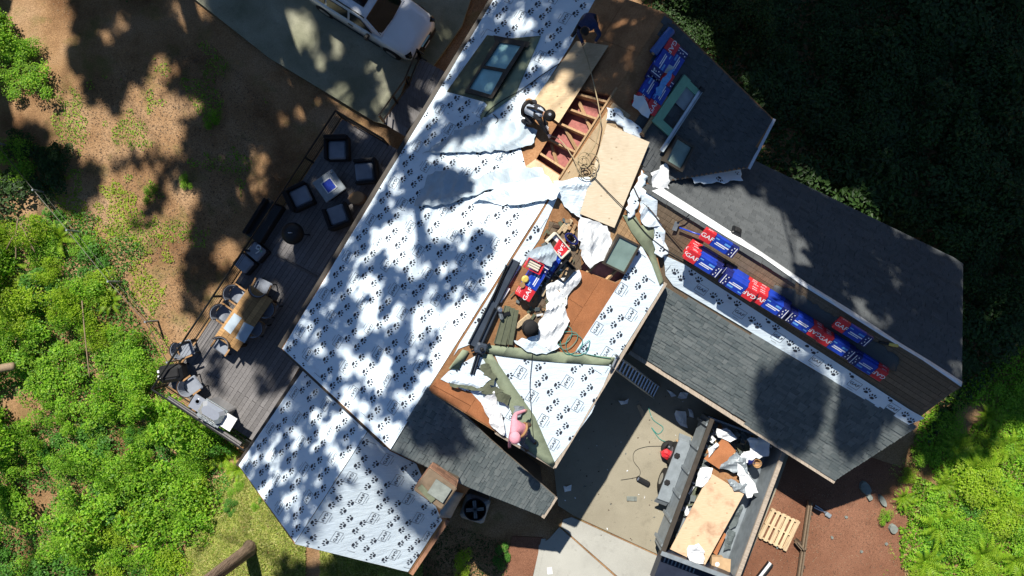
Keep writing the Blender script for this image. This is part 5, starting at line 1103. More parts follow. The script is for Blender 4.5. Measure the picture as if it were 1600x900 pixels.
def skeleton(D): return [('pelvis', 'waist', D['top']), ('waist', 'chest', D['top']), ('chest', 'neck', D['top']), ('neck', 'head', D['head']), ('head', 'crown', D['head']), ('chest', 'lsh', D['arm']), ('lsh', 'lel', D['arm']), ('lel', 'lwr', D['fore']), ('chest', 'rsh', D['arm']), ('rsh', 'rel', D['arm']), ('rel', 'rwr', D['fore']), ('pelvis', 'lhip', D['leg']), ('lhip', 'lkn', D['leg']), ('lkn', 'lan', D['leg']), ('lan', 'lto', D['boot']), ('pelvis', 'rhip', D['leg']), ('rhip', 'rkn', D['leg']), ('rkn', 'ran', D['leg']), ('ran', 'rto', D['boot'])]
def jp(pl, **k): return {n: pl.at(x, y, h) for n, (x, y, h) in k.items()}
J = jp(PL, pelvis=(921, 24, .62), waist=(920, 32, .8), chest=(919, 40, .95), neck=(916, 46, 1.02), head=(914.5, 48, 1.1), crown=(913.5, 49, 1.18), lsh=(908, 38, .92), rsh=(930, 42, .92), lel=(904, 52, .68), rel=(937, 54, .66), lwr=(910, 66, .42), rwr=(931, 63, .42), lhip=(915, 26, .55), rhip=(927, 27, .55), lkn=(904, 42, .36), rkn=(931, 44, .34), lan=(897, 52, .06), ran=(932, 34, .06), lto=(893, 58, .05), rto=(930, 41, .05))
hd = J['crown']
person('worker in navy sweatshirt bending forward over the stained plywood with a rope', J, skeleton(dict(top='navy_cloth', head='skin', arm='navy_cloth', fore='navy_cloth', leg='dark_cloth', boot='boot')), RAD, None, [('hair', ball(hd+Vector((0, 0.01, -.02)), .112, (1, 1.1, .9), zmin=-.2), 'hair')], [('lwr', PL.at(911, 71, .3), 'skin'), ('rwr', PL.at(931, 67, .32), 'skin')])
J = jp(PL, pelvis=(820, 168, .42), waist=(828, 172, .58), chest=(840, 175, .72), neck=(850, 178, .76), head=(856, 179.5, .8), crown=(859, 180, .86), lsh=(842, 168, .68), rsh=(842, 185, .68), lel=(850, 172, .4), rel=(848, 198, .42), lwr=(852, 196, .2), rwr=(856, 209, .2), lhip=(822, 162, .38), rhip=(819, 174, .38), lkn=(838, 160, .42), rkn=(832, 192, .4), lan=(824, 158, .07), ran=(815, 188, .07), lto=(832, 157, .05), rto=(822, 192, .05))
person('crouching worker in pale shirt, black cap and tool belt at the rafter opening', J, skeleton(dict(top='pale_cloth', head='skin', arm='dark_cloth', fore='dark_cloth', leg='dark_cloth', boot='boot')), RAD, None,
       [('cap', B().lathe([(.004, .12), (.07, .11), (.115, .06), (.12, .0), (.15, -.01), (.15, -.02), (.1, -.02)], 18, M=Matrix.Translation(J['crown']-Vector((0, 0, .02)))), 'hair'), ('cap_top', ball(J['crown']+Vector((0, 0, .06)), .07, (1, 1, .6)), 'cushion'), ('tool_belt', B().tube([J['pelvis'].lerp(J['waist'], .5)+(PL.u*math.cos(a)*.19+PL.n*math.sin(a)*.19) for a in np.linspace(0, 6.28, 15)], .05), 'hair'), ('belt_pouch', ball(J['pelvis']+PL.u*-.2, .1, (1, .7, 1)), 'leather'), ('harness_strap', B().tube([J['waist']+PL.n*.16, J['chest']+PL.n*.19, J['neck']+PL.n*.08], .03), 'hair')],
       [('lwr', PL.at(856, 205, .1), 'white'), ('rwr', PL.at(859, 214, .1), 'white')])
J = jp(PR, pelvis=(819, 674, .72), waist=(812, 669, .84), chest=(804, 668, .98), neck=(803, 676, 1.04), head=(804, 682, 1.05), crown=(805, 687, 1.05), lsh=(803, 657, .92), rsh=(800, 678, .9), lel=(806, 647, .66), rel=(797, 688, .62), lwr=(819, 642, .45), rwr=(796, 697, .3), lhip=(823, 672, .68), rhip=(817, 682, .68), lkn=(826, 680, .42), rkn=(815, 692, .4), lan=(834, 690, .08), ran=(824, 700, .08), lto=(837, 694, .05), rto=(822, 706, .05))
person('worker in pink hoodie and blue jeans bending over the green hip strip', J, skeleton(dict(top='pink_cloth', head='skin', arm='pink_cloth', fore='pink_cloth', leg='jeans', boot='boot')), RAD, None,
       [('hood', ball((J['head']+J['crown'])/2+Vector((0, .02, .04)), .15, (1, 1.15, .9), zmin=-.35), 'pink_cloth'), ('tool_belt', B().tube([J['pelvis'].lerp(J['waist'], .4)+(PR.u*math.cos(a)*.19+PR.n*math.sin(a)*.19) for a in np.linspace(0, 6.28, 15)], .035), 'leather'), ('belt_pouch', ball(J['pelvis']+PR.u*.19, .09, (1, .8, 1)), 'boot')],
       [('lwr', PR.at(824, 643, .4), 'skin'), ('rwr', PR.at(796, 703, .2), 'glove')])
# ------------------------------------------------------------------ wire fence and fallen wood on the slope
fp = [(-8, 222), (52, 297), (105, 360), (170, 440), (228, 503), (262, 566)]
fence = thing('wire_fence', 'thin metal rail fence running down the slope to the deck corner', 'fence', at(0, 0, 0))
pts = []
for x, y in fp: q = P(x, y, -1.2); pts.append(Vector((q.x, q.y, gz(q.x, q.y))))
for a, b_ in zip(pts, pts[1:]):
    for h in (.9, .45): B().tube([a+Vector((0, 0, h)), b_+Vector((0, 0, h))], .013 if h > .8 else .006, n=5).build('rail', 'bronze', fence)
for q in pts: B().tube([q-Vector((0, 0, .1)), q+Vector((0, 0, .98))], .035, n=6).build('post', 'steel', fence)
# ------------------------------------------------------------------ vegetation
def leaf_mesh(name, pos, nrm, length, width, mat_, stems=None, smat='dead'):
    """pos, nrm (N,3); length (N,) -> folded diamond leaves as one mesh"""
    N = len(pos); nrm = nrm/np.linalg.norm(nrm, axis=1, keepdims=True)
    r = RNG.normal(size=(N, 3)); a = np.cross(nrm, r); a /= np.linalg.norm(a, axis=1, keepdims=True)+1e-9; b = np.cross(nrm, a)
    L = length[:, None]; Wd = (length*width)[:, None]
    v = np.stack([pos-a*L*.5, pos+b*Wd*.5+nrm*L*.10, pos+a*L*.5-nrm*L*.06, pos-b*Wd*.5+nrm*L*.10], 1).reshape(-1, 3)
    f = (np.arange(N)[:, None]*4+np.arange(4)[None]).tolist(); vl = v.tolist(); mi = [0]*len(f)
    if stems: o = len(vl); vl += stems.v; f += [tuple(o+i for i in q) for q in stems.f]; mi += [1]*len(stems.f)
    me = bpy.data.meshes.new(name); me.from_pydata(vl, [], f); me.materials.append(W_[mat_])
    if stems: me.materials.append(W_[smat]); me.polygons.foreach_set('material_index', mi)
    me.update(); return me
def shrub_mesh(n, leaf, mat_, lobes=7, squash=.75):
    """unit-radius bush: leafy lobes around branching stems"""
    cs = [(RNG.uniform(-.62, .62), RNG.uniform(-.62, .62), RNG.uniform(.35, .9)*squash, RNG.uniform(.26, .48)) for _ in range(lobes)]
    pos, nr = [], []
    for cx, cy, cz, rr in cs:
        k = n//lobes; d = RNG.normal(size=(k, 3)); d /= np.linalg.norm(d, axis=1, keepdims=True); d[:, 2] = np.abs(d[:, 2])*.9-.15
        rad = rr*RNG.uniform(.55, 1.08, (k, 1)); pos.append(np.array([cx, cy, cz])+d*rad); nr.append(d*.5+np.array([0, .12, .95])+RNG.normal(size=(k, 3))*.36)
    pos = np.concatenate(pos); nr = np.concatenate(nr); st = B()
    for cx, cy, cz, rr in cs: st.tube([(cx*.1, cy*.1, -.05), (cx*.5, cy*.5, cz*.45), (cx, cy, cz+rr*.3)], [.02, .014, .006], n=4)
    return leaf_mesh('shrub', pos, nr, RNG.uniform(.6, 1.3, len(pos))*leaf, .62, mat_, st)
SH_B = [shrub_mesh(1500, .085, 'leaf', 9) for _ in range(3)] + [shrub_mesh(1700, .075, 'leaf_yellow', 9), shrub_mesh(1300, .1, 'leaf_deep', 7)] + [shrub_mesh(2600, .055, 'leaf', 11), shrub_mesh(900, .12, 'leaf', 6)]
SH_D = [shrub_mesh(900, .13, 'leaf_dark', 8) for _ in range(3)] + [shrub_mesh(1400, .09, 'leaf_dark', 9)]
def fill(poly, spacing, zg, jit=.5):
    xs = [p[0] for p in poly]; ys = [p[1] for p in poly]; out = []; y = min(ys)
    while y < max(ys):
        x = min(xs)
        while x < max(xs):
            a, b_ = x+random.uniform(-jit, jit)*spacing, y+random.uniform(-jit, jit)*spacing
            if inside(a, b_, poly): out.append((a, b_))
            x += spacing
        y += spacing*.87
    return out
NSH = [0]
def shrubs(poly, spacing, zg, meshes, rmin, rmax, label, group, hz=(.7, 1.2), avoid=()):
    for a, b_ in fill(poly, spacing, zg):
        if any(math.hypot(a-c[0], b_-c[1]) < c[2] for c in avoid): continue
        q = P(a, b_, zg+.4); z = gz(q.x, q.y); r = random.uniform(rmin, rmax)*(.75+.5*(noise.noise(Vector((q.x*.5, q.y*.5, 7)))+.5))
        o = link('shrub', random.choice(meshes), None, Matrix.Translation((q.x, q.y, z)) @ Matrix.Rotation(random.uniform(0, 6.28), 4, 'Z') @ Matrix.Diagonal((r, r*random.uniform(.8, 1.2), r*random.uniform(*hz), 1)))
        tag(o, label, 'shrub', group); NSH[0] += 1
GAPS = [(110, 520, 22), (135, 590, 34), (20, 640, 40), (60, 760, 45), (30, 840, 38), (270, 755, 22), (100, 385, 14), (170, 640, 16), (240, 690, 14), (300, 650, 12), (15, 560, 18)]
THICK = [(-60, 345), (60, 335), (125, 395), (158, 425), (215, 500), (250, 560), (245, 600), (300, 645), (372, 700), (372, 740), (350, 780), (300, 800), (290, 850), (310, 930), (-60, 930)]
shrubs(THICK, 38, -2, SH_B, .6, 1.0, 'bright green leafy shrub massed in the thicket below the deck and fence', 'thicket shrubs below the deck', (.7, 1.9), GAPS)
shrubs([(-40, 20), (60, 25), (78, 110), (50, 160), (-40, 160)], 44, -2, SH_B[:3], .7, 1.0, 'sunlit leafy shrub at the upper edge of the bare slope', 'sunlit shrubs by the upper slope', (.9, 1.4))
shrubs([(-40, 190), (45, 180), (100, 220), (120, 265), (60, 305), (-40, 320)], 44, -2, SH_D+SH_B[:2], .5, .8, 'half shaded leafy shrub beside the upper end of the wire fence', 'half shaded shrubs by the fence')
shrubs([(1440, 670), (1520, 630), (1660, 600), (1660, 930), (1425, 930), (1408, 850), (1420, 760)], 50, 0, SH_B, .5, .85, 'bright green leafy shrub on the fern bank beside the garage', 'shrubs on the fern bank', (.5, .9))
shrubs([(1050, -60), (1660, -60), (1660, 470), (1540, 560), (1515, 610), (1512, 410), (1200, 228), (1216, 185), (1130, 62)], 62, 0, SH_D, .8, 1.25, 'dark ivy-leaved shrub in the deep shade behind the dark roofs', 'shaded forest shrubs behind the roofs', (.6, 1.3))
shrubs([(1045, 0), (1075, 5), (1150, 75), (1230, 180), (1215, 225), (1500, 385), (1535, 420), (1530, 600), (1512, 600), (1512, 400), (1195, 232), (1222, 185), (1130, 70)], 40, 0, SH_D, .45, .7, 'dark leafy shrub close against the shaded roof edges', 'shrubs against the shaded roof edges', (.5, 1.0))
shrubs([(930, -60), (1050, -60), (1120, 50), (1060, 25), (1020, -5)], 55, 0, SH_D+SH_B[:1], .6, .9, 'leafy shrub at the upper gable end of the house', 'shrubs at the upper gable end')
shrubs([(300, 770), (385, 735), (430, 800), (340, 850)], 36, -1, SH_B, .22, .42, 'small bright shrub in the dry grass below the lower roof corner', 'small shrubs in the dry grass')
shrubs([(62, 300), (100, 320), (145, 385), (120, 395), (70, 340)], 34, -2, SH_B, .35, .6, 'bright shrub leaning on the wire fence', 'shrubs along the wire fence')
shrubs([(55, -40), (300, -40), (260, 20), (120, 60), (80, 40)], 95, -2, SH_D, .5, .9, 'dark shrub in the tree shade above the bare slope', 'shrubs in the tree shade above the slope')
for x, y, r, lab in [(331, 187, .42, 'small green bush alone at the edge of the tree shade, upper one'), (290, 287, .38, 'small green bush alone at the edge of the tree shade, lower one'), (232, 302, .34, 'small green bush on the sunlit soil'), (725, 880, .5, 'pointed green bush in the shaded bed below the air conditioner, left one of two'), (783, 872, .42, 'green bush in the shaded bed beside the red mulch'), (1388, 812, .3, 'lone low green plant on the bare soil by the ferns')]:
    q = P(x, y, gz(*P(x, y, 0).xy)+.3); o = link('shrub', SH_B[NSH[0] % 5], None, Matrix.Translation((q.x, q.y, gz(q.x, q.y))) @ Matrix.Diagonal((r*.8, r*1.2, r, 1))); tag(o, lab, 'shrub'); NSH[0] += 1
LAND = [('the grill cart at the deck corner', 232, 590), ('the standing brown tree trunk', 390, 855), ('the lower roof corner by the dry grass', 372, 727), ('the fallen grey log end', 10, 575), ('the bare pale branch', 27, 370), ('the bottom left picture corner', 0, 900), ('the top left picture corner', 0, 0), ('the upper end of the wire fence', 0, 232), ('the top right picture corner', 1600, 0), ('the far corner of the garage roof', 1505, 412), ('the outer corner of the dark upper roof', 1208, 185), ('the outer end of the garage ridge', 1503, 602), ('the bottom right picture corner', 1600, 900), ('the slate slab below the garage', 1352, 762), ('the blue film roll', 1035, 65), ('the middle of the right picture edge', 1600, 450), ('the gas grill', 341, 641), ('the middle of the left picture edge', 0, 450), ('the lone dining chair', 291, 545), ('the white car', 600, 30), ('the middle of the bottom left thicket', 150, 800), ('the midpoint between grill cart and bottom left corner', 116, 745), ('the left picture edge at three quarters height', 0, 690), ('the middle of the dark forest', 1400, 150), ('the fern in the middle of the thicket edge', 170, 470), ('the bottom edge below the thicket', 240, 900)]
ORD = 'nearest,second nearest,third nearest,fourth nearest,fifth nearest,sixth nearest,seventh nearest,eighth nearest,ninth nearest,tenth nearest,eleventh nearest,twelfth nearest,thirteenth nearest,fourteenth nearest,fifteenth nearest,sixteenth nearest,seventeenth nearest,eighteenth nearest,nineteenth nearest,twentieth nearest,'.split(',')[:-1] + [f'twenty-{q} nearest' for q in 'first second third fourth fifth sixth seventh eighth ninth'.split()] + ['thirtieth nearest'] + [f'thirty-{q} nearest' for q in 'first second third fourth fifth sixth seventh eighth ninth'.split()]
allsh = [o for o in COL.objects if o.name.split('.')[0] == 'shrub' and 'group' in o]
ranks = []
for nm_, x, y in LAND:
    l = P(x, y, -.5); ranks.append({o.name: k for k, o in enumerate(sorted(allsh, key=lambda o: (o.location.xy-l.xy).length))})
for o in allsh:
    k = min(range(len(LAND)), key=lambda i: ranks[i][o.name]); r = ranks[k][o.name]
    if r < len(ORD): o['label'] = f"{'dark' if 'leaf_dark' in o.data.materials[0].name or 'ivy' in o.data.materials[0].name else 'bright'} leafy shrub, {ORD[r]} to {LAND[k][0]}"
# ferns: every frond its own part
def frond_mesh(L=1.0, n=17):
    b = B(); pts = []
    for i in range(n+1): t = i/n; pts.append(Vector((L*t*.95, 0, .42*math.sin(t*2.3)*(1-.25*t)-.05*t)))
    b.tube(pts[::3], .006, n=3)
    for i in range(1, n):
        t = i/n; w_ = .17*L*math.sin(math.pi*min(1, t*.9+.1))**.8*(1.1-t*.5); p = pts[i]; d = (pts[i+1]-pts[i]).normalized()
        for s in (-1, 1):
            tip = p+Vector((w_*.35, s*w_, -.05*w_)); b.add([p-d*.018, p+d*.03, tip+d*.01, p.lerp(tip, .5)-d*.012], [(0, 3, 2, 1)])
    return b.mesh('frond', ['fern'])
FR = [frond_mesh(1.0), frond_mesh(.85, 15)]
ferns = [(262, 652, 1.25, 'big bright fern at the deck corner below the grill cart'), (215, 590, .8, 'yellow-green fern by the lower end of the wire fence'), (345, 715, .85, 'fern under the deck edge near the lower roof corner'), (88, 372, .95, 'fern by the upper end of the thicket beside the fence'), (170, 470, .7, 'fern in the middle of the thicket edge'), (300, 735, .8, 'shadowed fern in the thicket below the gas grill'), (370, 735, .6, 'small fern next to the lower roof corner'), (60, 420, .8, 'fern among the thicket shrubs at the picture side'),
         (1470, 822, 1.1, 'bright fern on the bank, lower middle'), (1530, 735, 1.0, 'bright fern on the bank below the dark forest'), (1450, 880, .9, 'fern at the bottom of the bank by the bare soil'), (1575, 790, .9, 'fern on the bank near the picture side'), (1500, 700, .9, 'half shaded fern at the top of the bank'), (1540, 870, 1.0, 'bright fern at the bottom picture edge of the bank'), (1590, 880, .9, 'fern in the bottom corner of the bank'), (1580, 700, .8, 'fern at the dark edge of the bank near the picture side'), (1415, 780, .6, 'small fern beside the slate slab'), (1480, 760, .8, 'fern in the middle of the bank'), (1550, 650, .7, 'shaded fern under the forest edge')]
for x, y, s, lab in ferns:
    q0 = P(x, y, 0); z = gz(q0.x*(1.06 if x < 500 else 1), q0.y); q = P(x, y, z+.35); t = thing('fern', lab, 'fern', at(q.x, q.y, gz(q.x, q.y)+.12)); nf = random.randint(11, 15)
    for k in range(nf): link('frond', FR[k % 2], t, Matrix.Rotation(k*6.283/nf+random.uniform(-.2, .2), 4, 'Z') @ Matrix.Rotation(random.uniform(-.25, .15), 4, 'Y') @ Matrix.Scale(s*random.uniform(.7, 1.05), 4))
# low ground cover, grass and litter (uncountable)
def scatter(name, label, polys, dens, size, mat_, zoff=.03, tilt=.5, wid=.5, keep=None):
    pos = []
    for poly in polys:
        xs = [p[0] for p in poly]; ys = [p[1] for p in poly]; n = int((max(xs)-min(xs))*(max(ys)-min(ys))/2300*dens)
        for _ in range(n):
            a, b_ = random.uniform(min(xs), max(xs)), random.uniform(min(ys), max(ys))
            if not inside(a, b_, poly): continue
            q0 = P(a, b_, -1.9 if a < 500 else 0)
            if keep and not keep(q0.x, q0.y): continue
            pos.append((q0.x, q0.y, gz(q0.x, q0.y)+random.uniform(.01, zoff)))
    pos = np.array(pos); nr = np.array([0, 0, 1.0])+RNG.normal(size=pos.shape)*tilt
    return tag(link(name, leaf_mesh(name, pos, nr, RNG.uniform(.6, 1.4, len(pos))*size, wid, mat_)), label, kind='stuff')
nz = lambda s, th, sd: (lambda x, y: noise.noise(Vector((x*s, y*s, sd))) + .5*noise.noise(Vector((x*s*3, y*s*3, sd))) > th)
SLOPE = [(60, 150), (320, 60), (420, 160), (320, 480), (250, 560), (120, 390), (100, 250)]
scatter('undergrowth', 'low weeds creeping over the bare slope and under the thicket', [SLOPE], 420, .055, 'leaf', .06, .5, .6, nz(.8, .22, 4))
scatter('undergrowth', 'bright weeds spreading over the lower bare slope beside the fence', [[(70, 290), (130, 250), (235, 320), (275, 420), (235, 490), (150, 420), (100, 360)]], 520, .06, 'leaf_yellow', .08, .4, .6, nz(.9, -.05, 14))
scatter('undergrowth', 'dense weeds at the thicket edge along the fence', [[(60, 330), (140, 330), (230, 390), (190, 430), (230, 500), (160, 430)], THICK], 420, .08, 'leaf_deep', .25, .5, .6, nz(.6, -.42, 8))
scatter('undergrowth', 'low leafy cover over the fern bank', [[(1400, 770), (1440, 650), (1660, 480), (1660, 930), (1410, 930)]], 800, .08, 'leaf', .22, .5, .6, nz(.6, -.35, 5))
scatter('undergrowth', 'low green weeds along the edge of the bare soil by the garage', [[(1370, 740), (1440, 700), (1440, 830), (1380, 900), (1400, 800)]], 260, .06, 'grass', .06, .5, .6, nz(.9, .05, 6))
scatter('grass', 'dry yellow-green grass at the foot of the lower roof', [[(290, 790), (372, 722), (420, 720), (520, 800), (660, 850), (660, 960), (300, 960)]], 2600, .10, 'grass', .08, .6, .3)
scatter('grass', 'dark grass in the shaded bed below the air conditioner', [[(640, 905), (700, 820), (800, 850), (790, 960), (640, 960)]], 400, .09, 'leaf_dark', .07, .9, .25)
scatter('leaf_litter', 'pale twigs, needles and cones strewn on the soil', [SLOPE, [(1180, 770), (1420, 720), (1410, 930), (1150, 930)], [(60, 0), (420, 0), (520, 190), (400, 400), (200, 150)]], 60, .06, 'dead', .02, .12, .25)
scatter('leaf_litter', 'dark needles and bark crumbs on the soil', [SLOPE, [(1180, 770), (1420, 720), (1410, 930), (1150, 930)]], 110, .07, 'boot', .02, .12, .2)
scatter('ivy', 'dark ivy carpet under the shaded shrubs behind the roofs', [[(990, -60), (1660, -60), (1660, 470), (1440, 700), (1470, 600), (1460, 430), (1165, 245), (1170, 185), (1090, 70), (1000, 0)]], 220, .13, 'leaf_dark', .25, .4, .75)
# trees: trunk and limbs, foliage hung where their shade falls in the photograph
def trunk(pts, rs, limbs, name, parent):
    b = B().tube(pts, rs, n=12)
    for a, c, r in limbs: m = a.lerp(c, .5)+Vector((0, 0, .5)); b.tube([a, m, c], [r, r*.6, .03], n=5)
    return b.build(name, 'bark', parent, True)
Z = {}
# (surface height, shaded outline, cover 0..1); LIT: sun gaps (x, y, rx, ry) kept free
SHADE = [(-2, [(722, -40), (810, -40), (705, 135), (680, 112)], 1), (-1.5, [(640, 92), (715, 112), (690, 165), (628, 228), (590, 195)], 1), (-2, [(110, -40), (310, -40), (335, 40), (300, 85), (235, 85), (232, 125), (190, 118), (185, 172), (138, 150), (112, 105)], 1), (-2, [(255, 128), (330, 160), (425, 95), (430, -40), (330, -40), (312, 75)], .9),
  (-2, [(285, 190), (330, 150), (420, 95), (545, 185), (485, 270), (425, 350), (365, 420), (300, 470), (285, 440), (295, 380), (312, 300), (290, 260)], 1), (-2, [(170, 258), (205, 232), (290, 250), (292, 285), (235, 335), (215, 365), (200, 358), (255, 262)], .6), (-2, [(-20, 185), (62, 195), (105, 240), (160, 262), (150, 300), (108, 335), (60, 295), (-20, 270)], .85), (-2, [(280, 455), (330, 440), (300, 520), (260, 500)], .5),
  (-1.9, [(300, -40), (530, -40), (735, -40), (722, 45), (640, 150), (600, 195), (420, 92)], 1),
  (.2, [(535, 180), (640, 240), (480, 560), (425, 560), (445, 440), (400, 440), (350, 470), (400, 400), (440, 330)], 1), (.2, [(425, 470), (470, 555), (440, 610), (395, 560), (405, 500)], .9), (.2, [(340, 540), (365, 590), (350, 615), (320, 600)], .3), (.2, [(400, 600), (430, 580), (440, 620), (415, 635)], .4), (.2, [(330, 470), (360, 435), (380, 450), (345, 500)], .5),
  (4.5, [(790, -60), (935, -30), (895, 75), (838, 165), (790, 178), (752, 205), (695, 148)], .78), (4.4, [(700, 145), (757, 200), (715, 232), (665, 245), (655, 320), (612, 335), (570, 370), (545, 385)], .80), (4.6, [(655, 255), (730, 275), (735, 300), (700, 322), (650, 326)], .85),
  (4.0, [(570, 340), (622, 335), (600, 400), (588, 460), (570, 520), (555, 590), (530, 610), (490, 595), (430, 545)], .74),
  (4.6, [(650, 382), (722, 375), (718, 402), (660, 408)], .6), (4.8, [(720, 372), (775, 366), (770, 395), (735, 402)], .7), (4.6, [(645, 435), (700, 425), (765, 425), (755, 460), (690, 475), (640, 470)], .62), (4.4, [(590, 425), (650, 415), (640, 480), (600, 500)], .5), (4.4, [(570, 505), (635, 485), (645, 525), (600, 565), (565, 560)], .6), (4.8, [(625, 535), (690, 520), (685, 570), (645, 615), (615, 600)], .55), (4.6, [(560, 580), (610, 580), (630, 640), (600, 670), (560, 640)], .3), (5, [(690, 395), (760, 400), (750, 420), (700, 420)], .5),
  (4.0, [(368, 730), (470, 575), (575, 672), (545, 710), (525, 770), (490, 800), (455, 852)], .78), (4.2, [(575, 680), (612, 708), (640, 740), (600, 740), (560, 720)], .5), (3.6, [(590, 745), (640, 770), (700, 810), (670, 850), (625, 800)], .55), (4.6, [(645, 640), (690, 630), (712, 668), (690, 700), (650, 680)], .85), (4.8, [(700, 660), (735, 690), (725, 700), (695, 690)], .4),
  (5.5, [(930, -30), (1040, 0), (1035, 35), (960, 150), (905, 140), (940, 60), (900, 60)], .62), (5.3, [(890, 75), (950, 70), (940, 110), (880, 130)], .6), (5.2, [(850, 140), (890, 135), (870, 180), (840, 170)], .4),
  (5.0, [(1040, 10), (1215, 180), (1172, 265), (1110, 275), (1060, 268), (1035, 205), (975, 178), (985, 140), (1000, 90)], .97), (3.9, [(1185, 262), (1240, 270), (1510, 410), (1508, 620), (1380, 552), (1265, 478), (1255, 432), (1265, 390), (1240, 345), (1195, 312)], 1), (4.6, [(1070, 286), (1100, 281), (1110, 294), (1085, 298)], .3), (4.2, [(1120, 340), (1140, 345), (1138, 355), (1122, 350)], .3),
  (3.6, [(1192, 590), (1235, 575), (1278, 590), (1280, 640), (1255, 695), (1215, 695), (1185, 655)], 1), (3.2, [(1325, 620), (1385, 640), (1352, 685), (1325, 720), (1312, 665)], .85), (4.8, [(1215, 455), (1420, 585), (1395, 610), (1290, 560), (1220, 490)], .55), (4.6, [(1415, 585), (1510, 605), (1440, 655), (1400, 625)], .9), (4.2, [(1360, 590), (1420, 640), (1390, 650), (1340, 610)], .4),
  (.6, [(1045, -60), (1680, -60), (1680, 480), (1600, 500), (1520, 560), (1512, 415), (1200, 230), (1215, 180), (1130, 60)], 1), (.4, [(1510, 420), (1680, 440), (1680, 640), (1570, 650), (1520, 670), (1460, 730), (1425, 690), (1510, 600)], .93), (.3, [(1460, 700), (1560, 640), (1570, 700), (1510, 720)], .5), (0, [(440, 870), (560, 890), (560, 930), (440, 930)], .6), (.1, [(930, -60), (1060, -60), (1110, 50), (1040, 10)], .7)]
LIT = [(642, 38, 14, 8), (596, 10, 12, 8), (1530, 640, 8, 8), (185, 30, 8, 8), (160, 48, 8, 8), (300, 18, 26, 16), (400, 243, 13, 15), (393, 290, 20, 17), (352, 392, 20, 22), (470, 168, 9, 14), (440, 178, 6, 8), (498, 210, 9, 8), (470, 45, 26, 22), (445, 48, 10, 7), (528, 70, 9, 12), (585, 102, 15, 10), (540, 142, 13, 11), (605, 138, 16, 17), (596, 160, 8, 8), (690, 55, 12, 10), (500, 92, 6, 6), (452, 90, 6, 7), (670, 140, 12, 8), (560, 203, 12, 10), (502, 285, 14, 11), (545, 318, 8, 8), (448, 385, 11, 13), (590, 268, 6, 8),
  (815, 40, 18, 8), (800, 30, 9, 8), (845, 100, 8, 7), (872, 150, 10, 10), (825, 150, 12, 8), (598, 362, 14, 10), (565, 408, 9, 8), (590, 385, 9, 6), (483, 520, 11, 10), (575, 500, 14, 18), (545, 565, 10, 12), (588, 440, 8, 6), (560, 455, 6, 5), (500, 548, 8, 6), (432, 745, 9, 6), (420, 715, 9, 7), (470, 690, 10, 9), (510, 690, 13, 11), (498, 655, 9, 9), (455, 785, 10, 10), (535, 655, 10, 9), (405, 770, 6, 6), (575, 695, 10, 14), (540, 720, 18, 16),
  (1062, 68, 5, 5), (1068, 118, 6, 10), (1088, 200, 7, 20), (1118, 165, 5, 20), (1182, 160, 5, 9), (1075, 240, 6, 8), (1110, 225, 4, 10), (1345, 478, 10, 18), (1378, 505, 16, 9), (1262, 410, 5, 5), (1395, 440, 6, 4), (1320, 455, 6, 9), (1495, 580, 10, 10), (1555, 490, 12, 14), (1440, 600, 8, 8), (1195, 55, 4, 4), (1290, 60, 4, 5), (1340, 68, 4, 4), (1130, 45, 5, 5), (1385, 245, 3, 5)]
treepos = [(-22.5, 15.5), (-13.8, 17.5), (-10.2, 15.2), (-6.0, 13.5), (4.6, 14.4), (8.5, 15.2), (14.5, 17.5), (20.5, 16.5), (23.5, 9.5), (-21.5, 6.5)]
tlab = ['tall leafy tree standing outside the top corner, shading the upper slope', 'tall leafy tree outside the picture above the bare slope', 'tall leafy tree outside the picture above the parking pad', 'tall leafy tree outside the picture shading the white car', 'tall leafy tree outside the picture shading the upper roof', 'tall leafy tree outside the picture behind the dark upper roof', 'tall leafy tree outside the picture behind the garage roof', 'tall forest tree outside the top right corner', 'forest tree outside the picture beside the fern bank', 'tree outside the picture beside the upper fence end']
clus = [[] for _ in treepos]
def surf(a, b_, zs):
    if zs > 3:
        for o_, p_ in ((PG_OUT, PG), (PR_OUT, PR), (GN_OUT, GN), (GF_OUT, GF), (PL_OUT, PL), (LL_OUT, LL), (LR_OUT, LR)):
            if inside(a, b_, o_): return p_.at(a, b_)
    return P(a, b_, zs)
def hid(q): return not (abs(q.y) < .375*(CH-q.z)+1.0 and abs(q.x) < .667*(CH-q.z)+1.0)
sh = Vector((SUN_D.x/-SUN_D.z, SUN_D.y/-SUN_D.z, 0))
for zs, poly, cover in SHADE:
    if zs < 0 and len(poly) > 6: cx_, cy_ = sum(p[0] for p in poly)/len(poly), sum(p[1] for p in poly)/len(poly); poly = [(cx_+(x-cx_)*.99, cy_+(y-cy_)*.99) if y > -20 else (x, y) for x, y in poly]
    for a, b_ in fill(poly, 12.5, 0, .5):
        if random.random() > cover or any(((a-x)/(rx+8))**2+((b_-y)/(ry+8))**2 < 1.0 for x, y, rx, ry in LIT): continue
        s = surf(a, b_, zs); best = None
        for _ in range(14):
            h = random.uniform(16, 28); q = s - sh*(h-s.z); q.z = h
            if not hid(q): continue
            k = min(range(len(treepos)), key=lambda i: (treepos[i][0]-q.x)**2+(treepos[i][1]-q.y)**2); best = (k, q); break
        if best: clus[best[0]].append(best[1])
        if best and cover > .84: h2 = best[1].z+random.uniform(-1.5, 2.5); q2 = best[1]+(best[1]-s)*((h2-best[1].z)/(best[1].z-s.z)); clus[best[0]].append(q2 if hid(q2) else best[1])
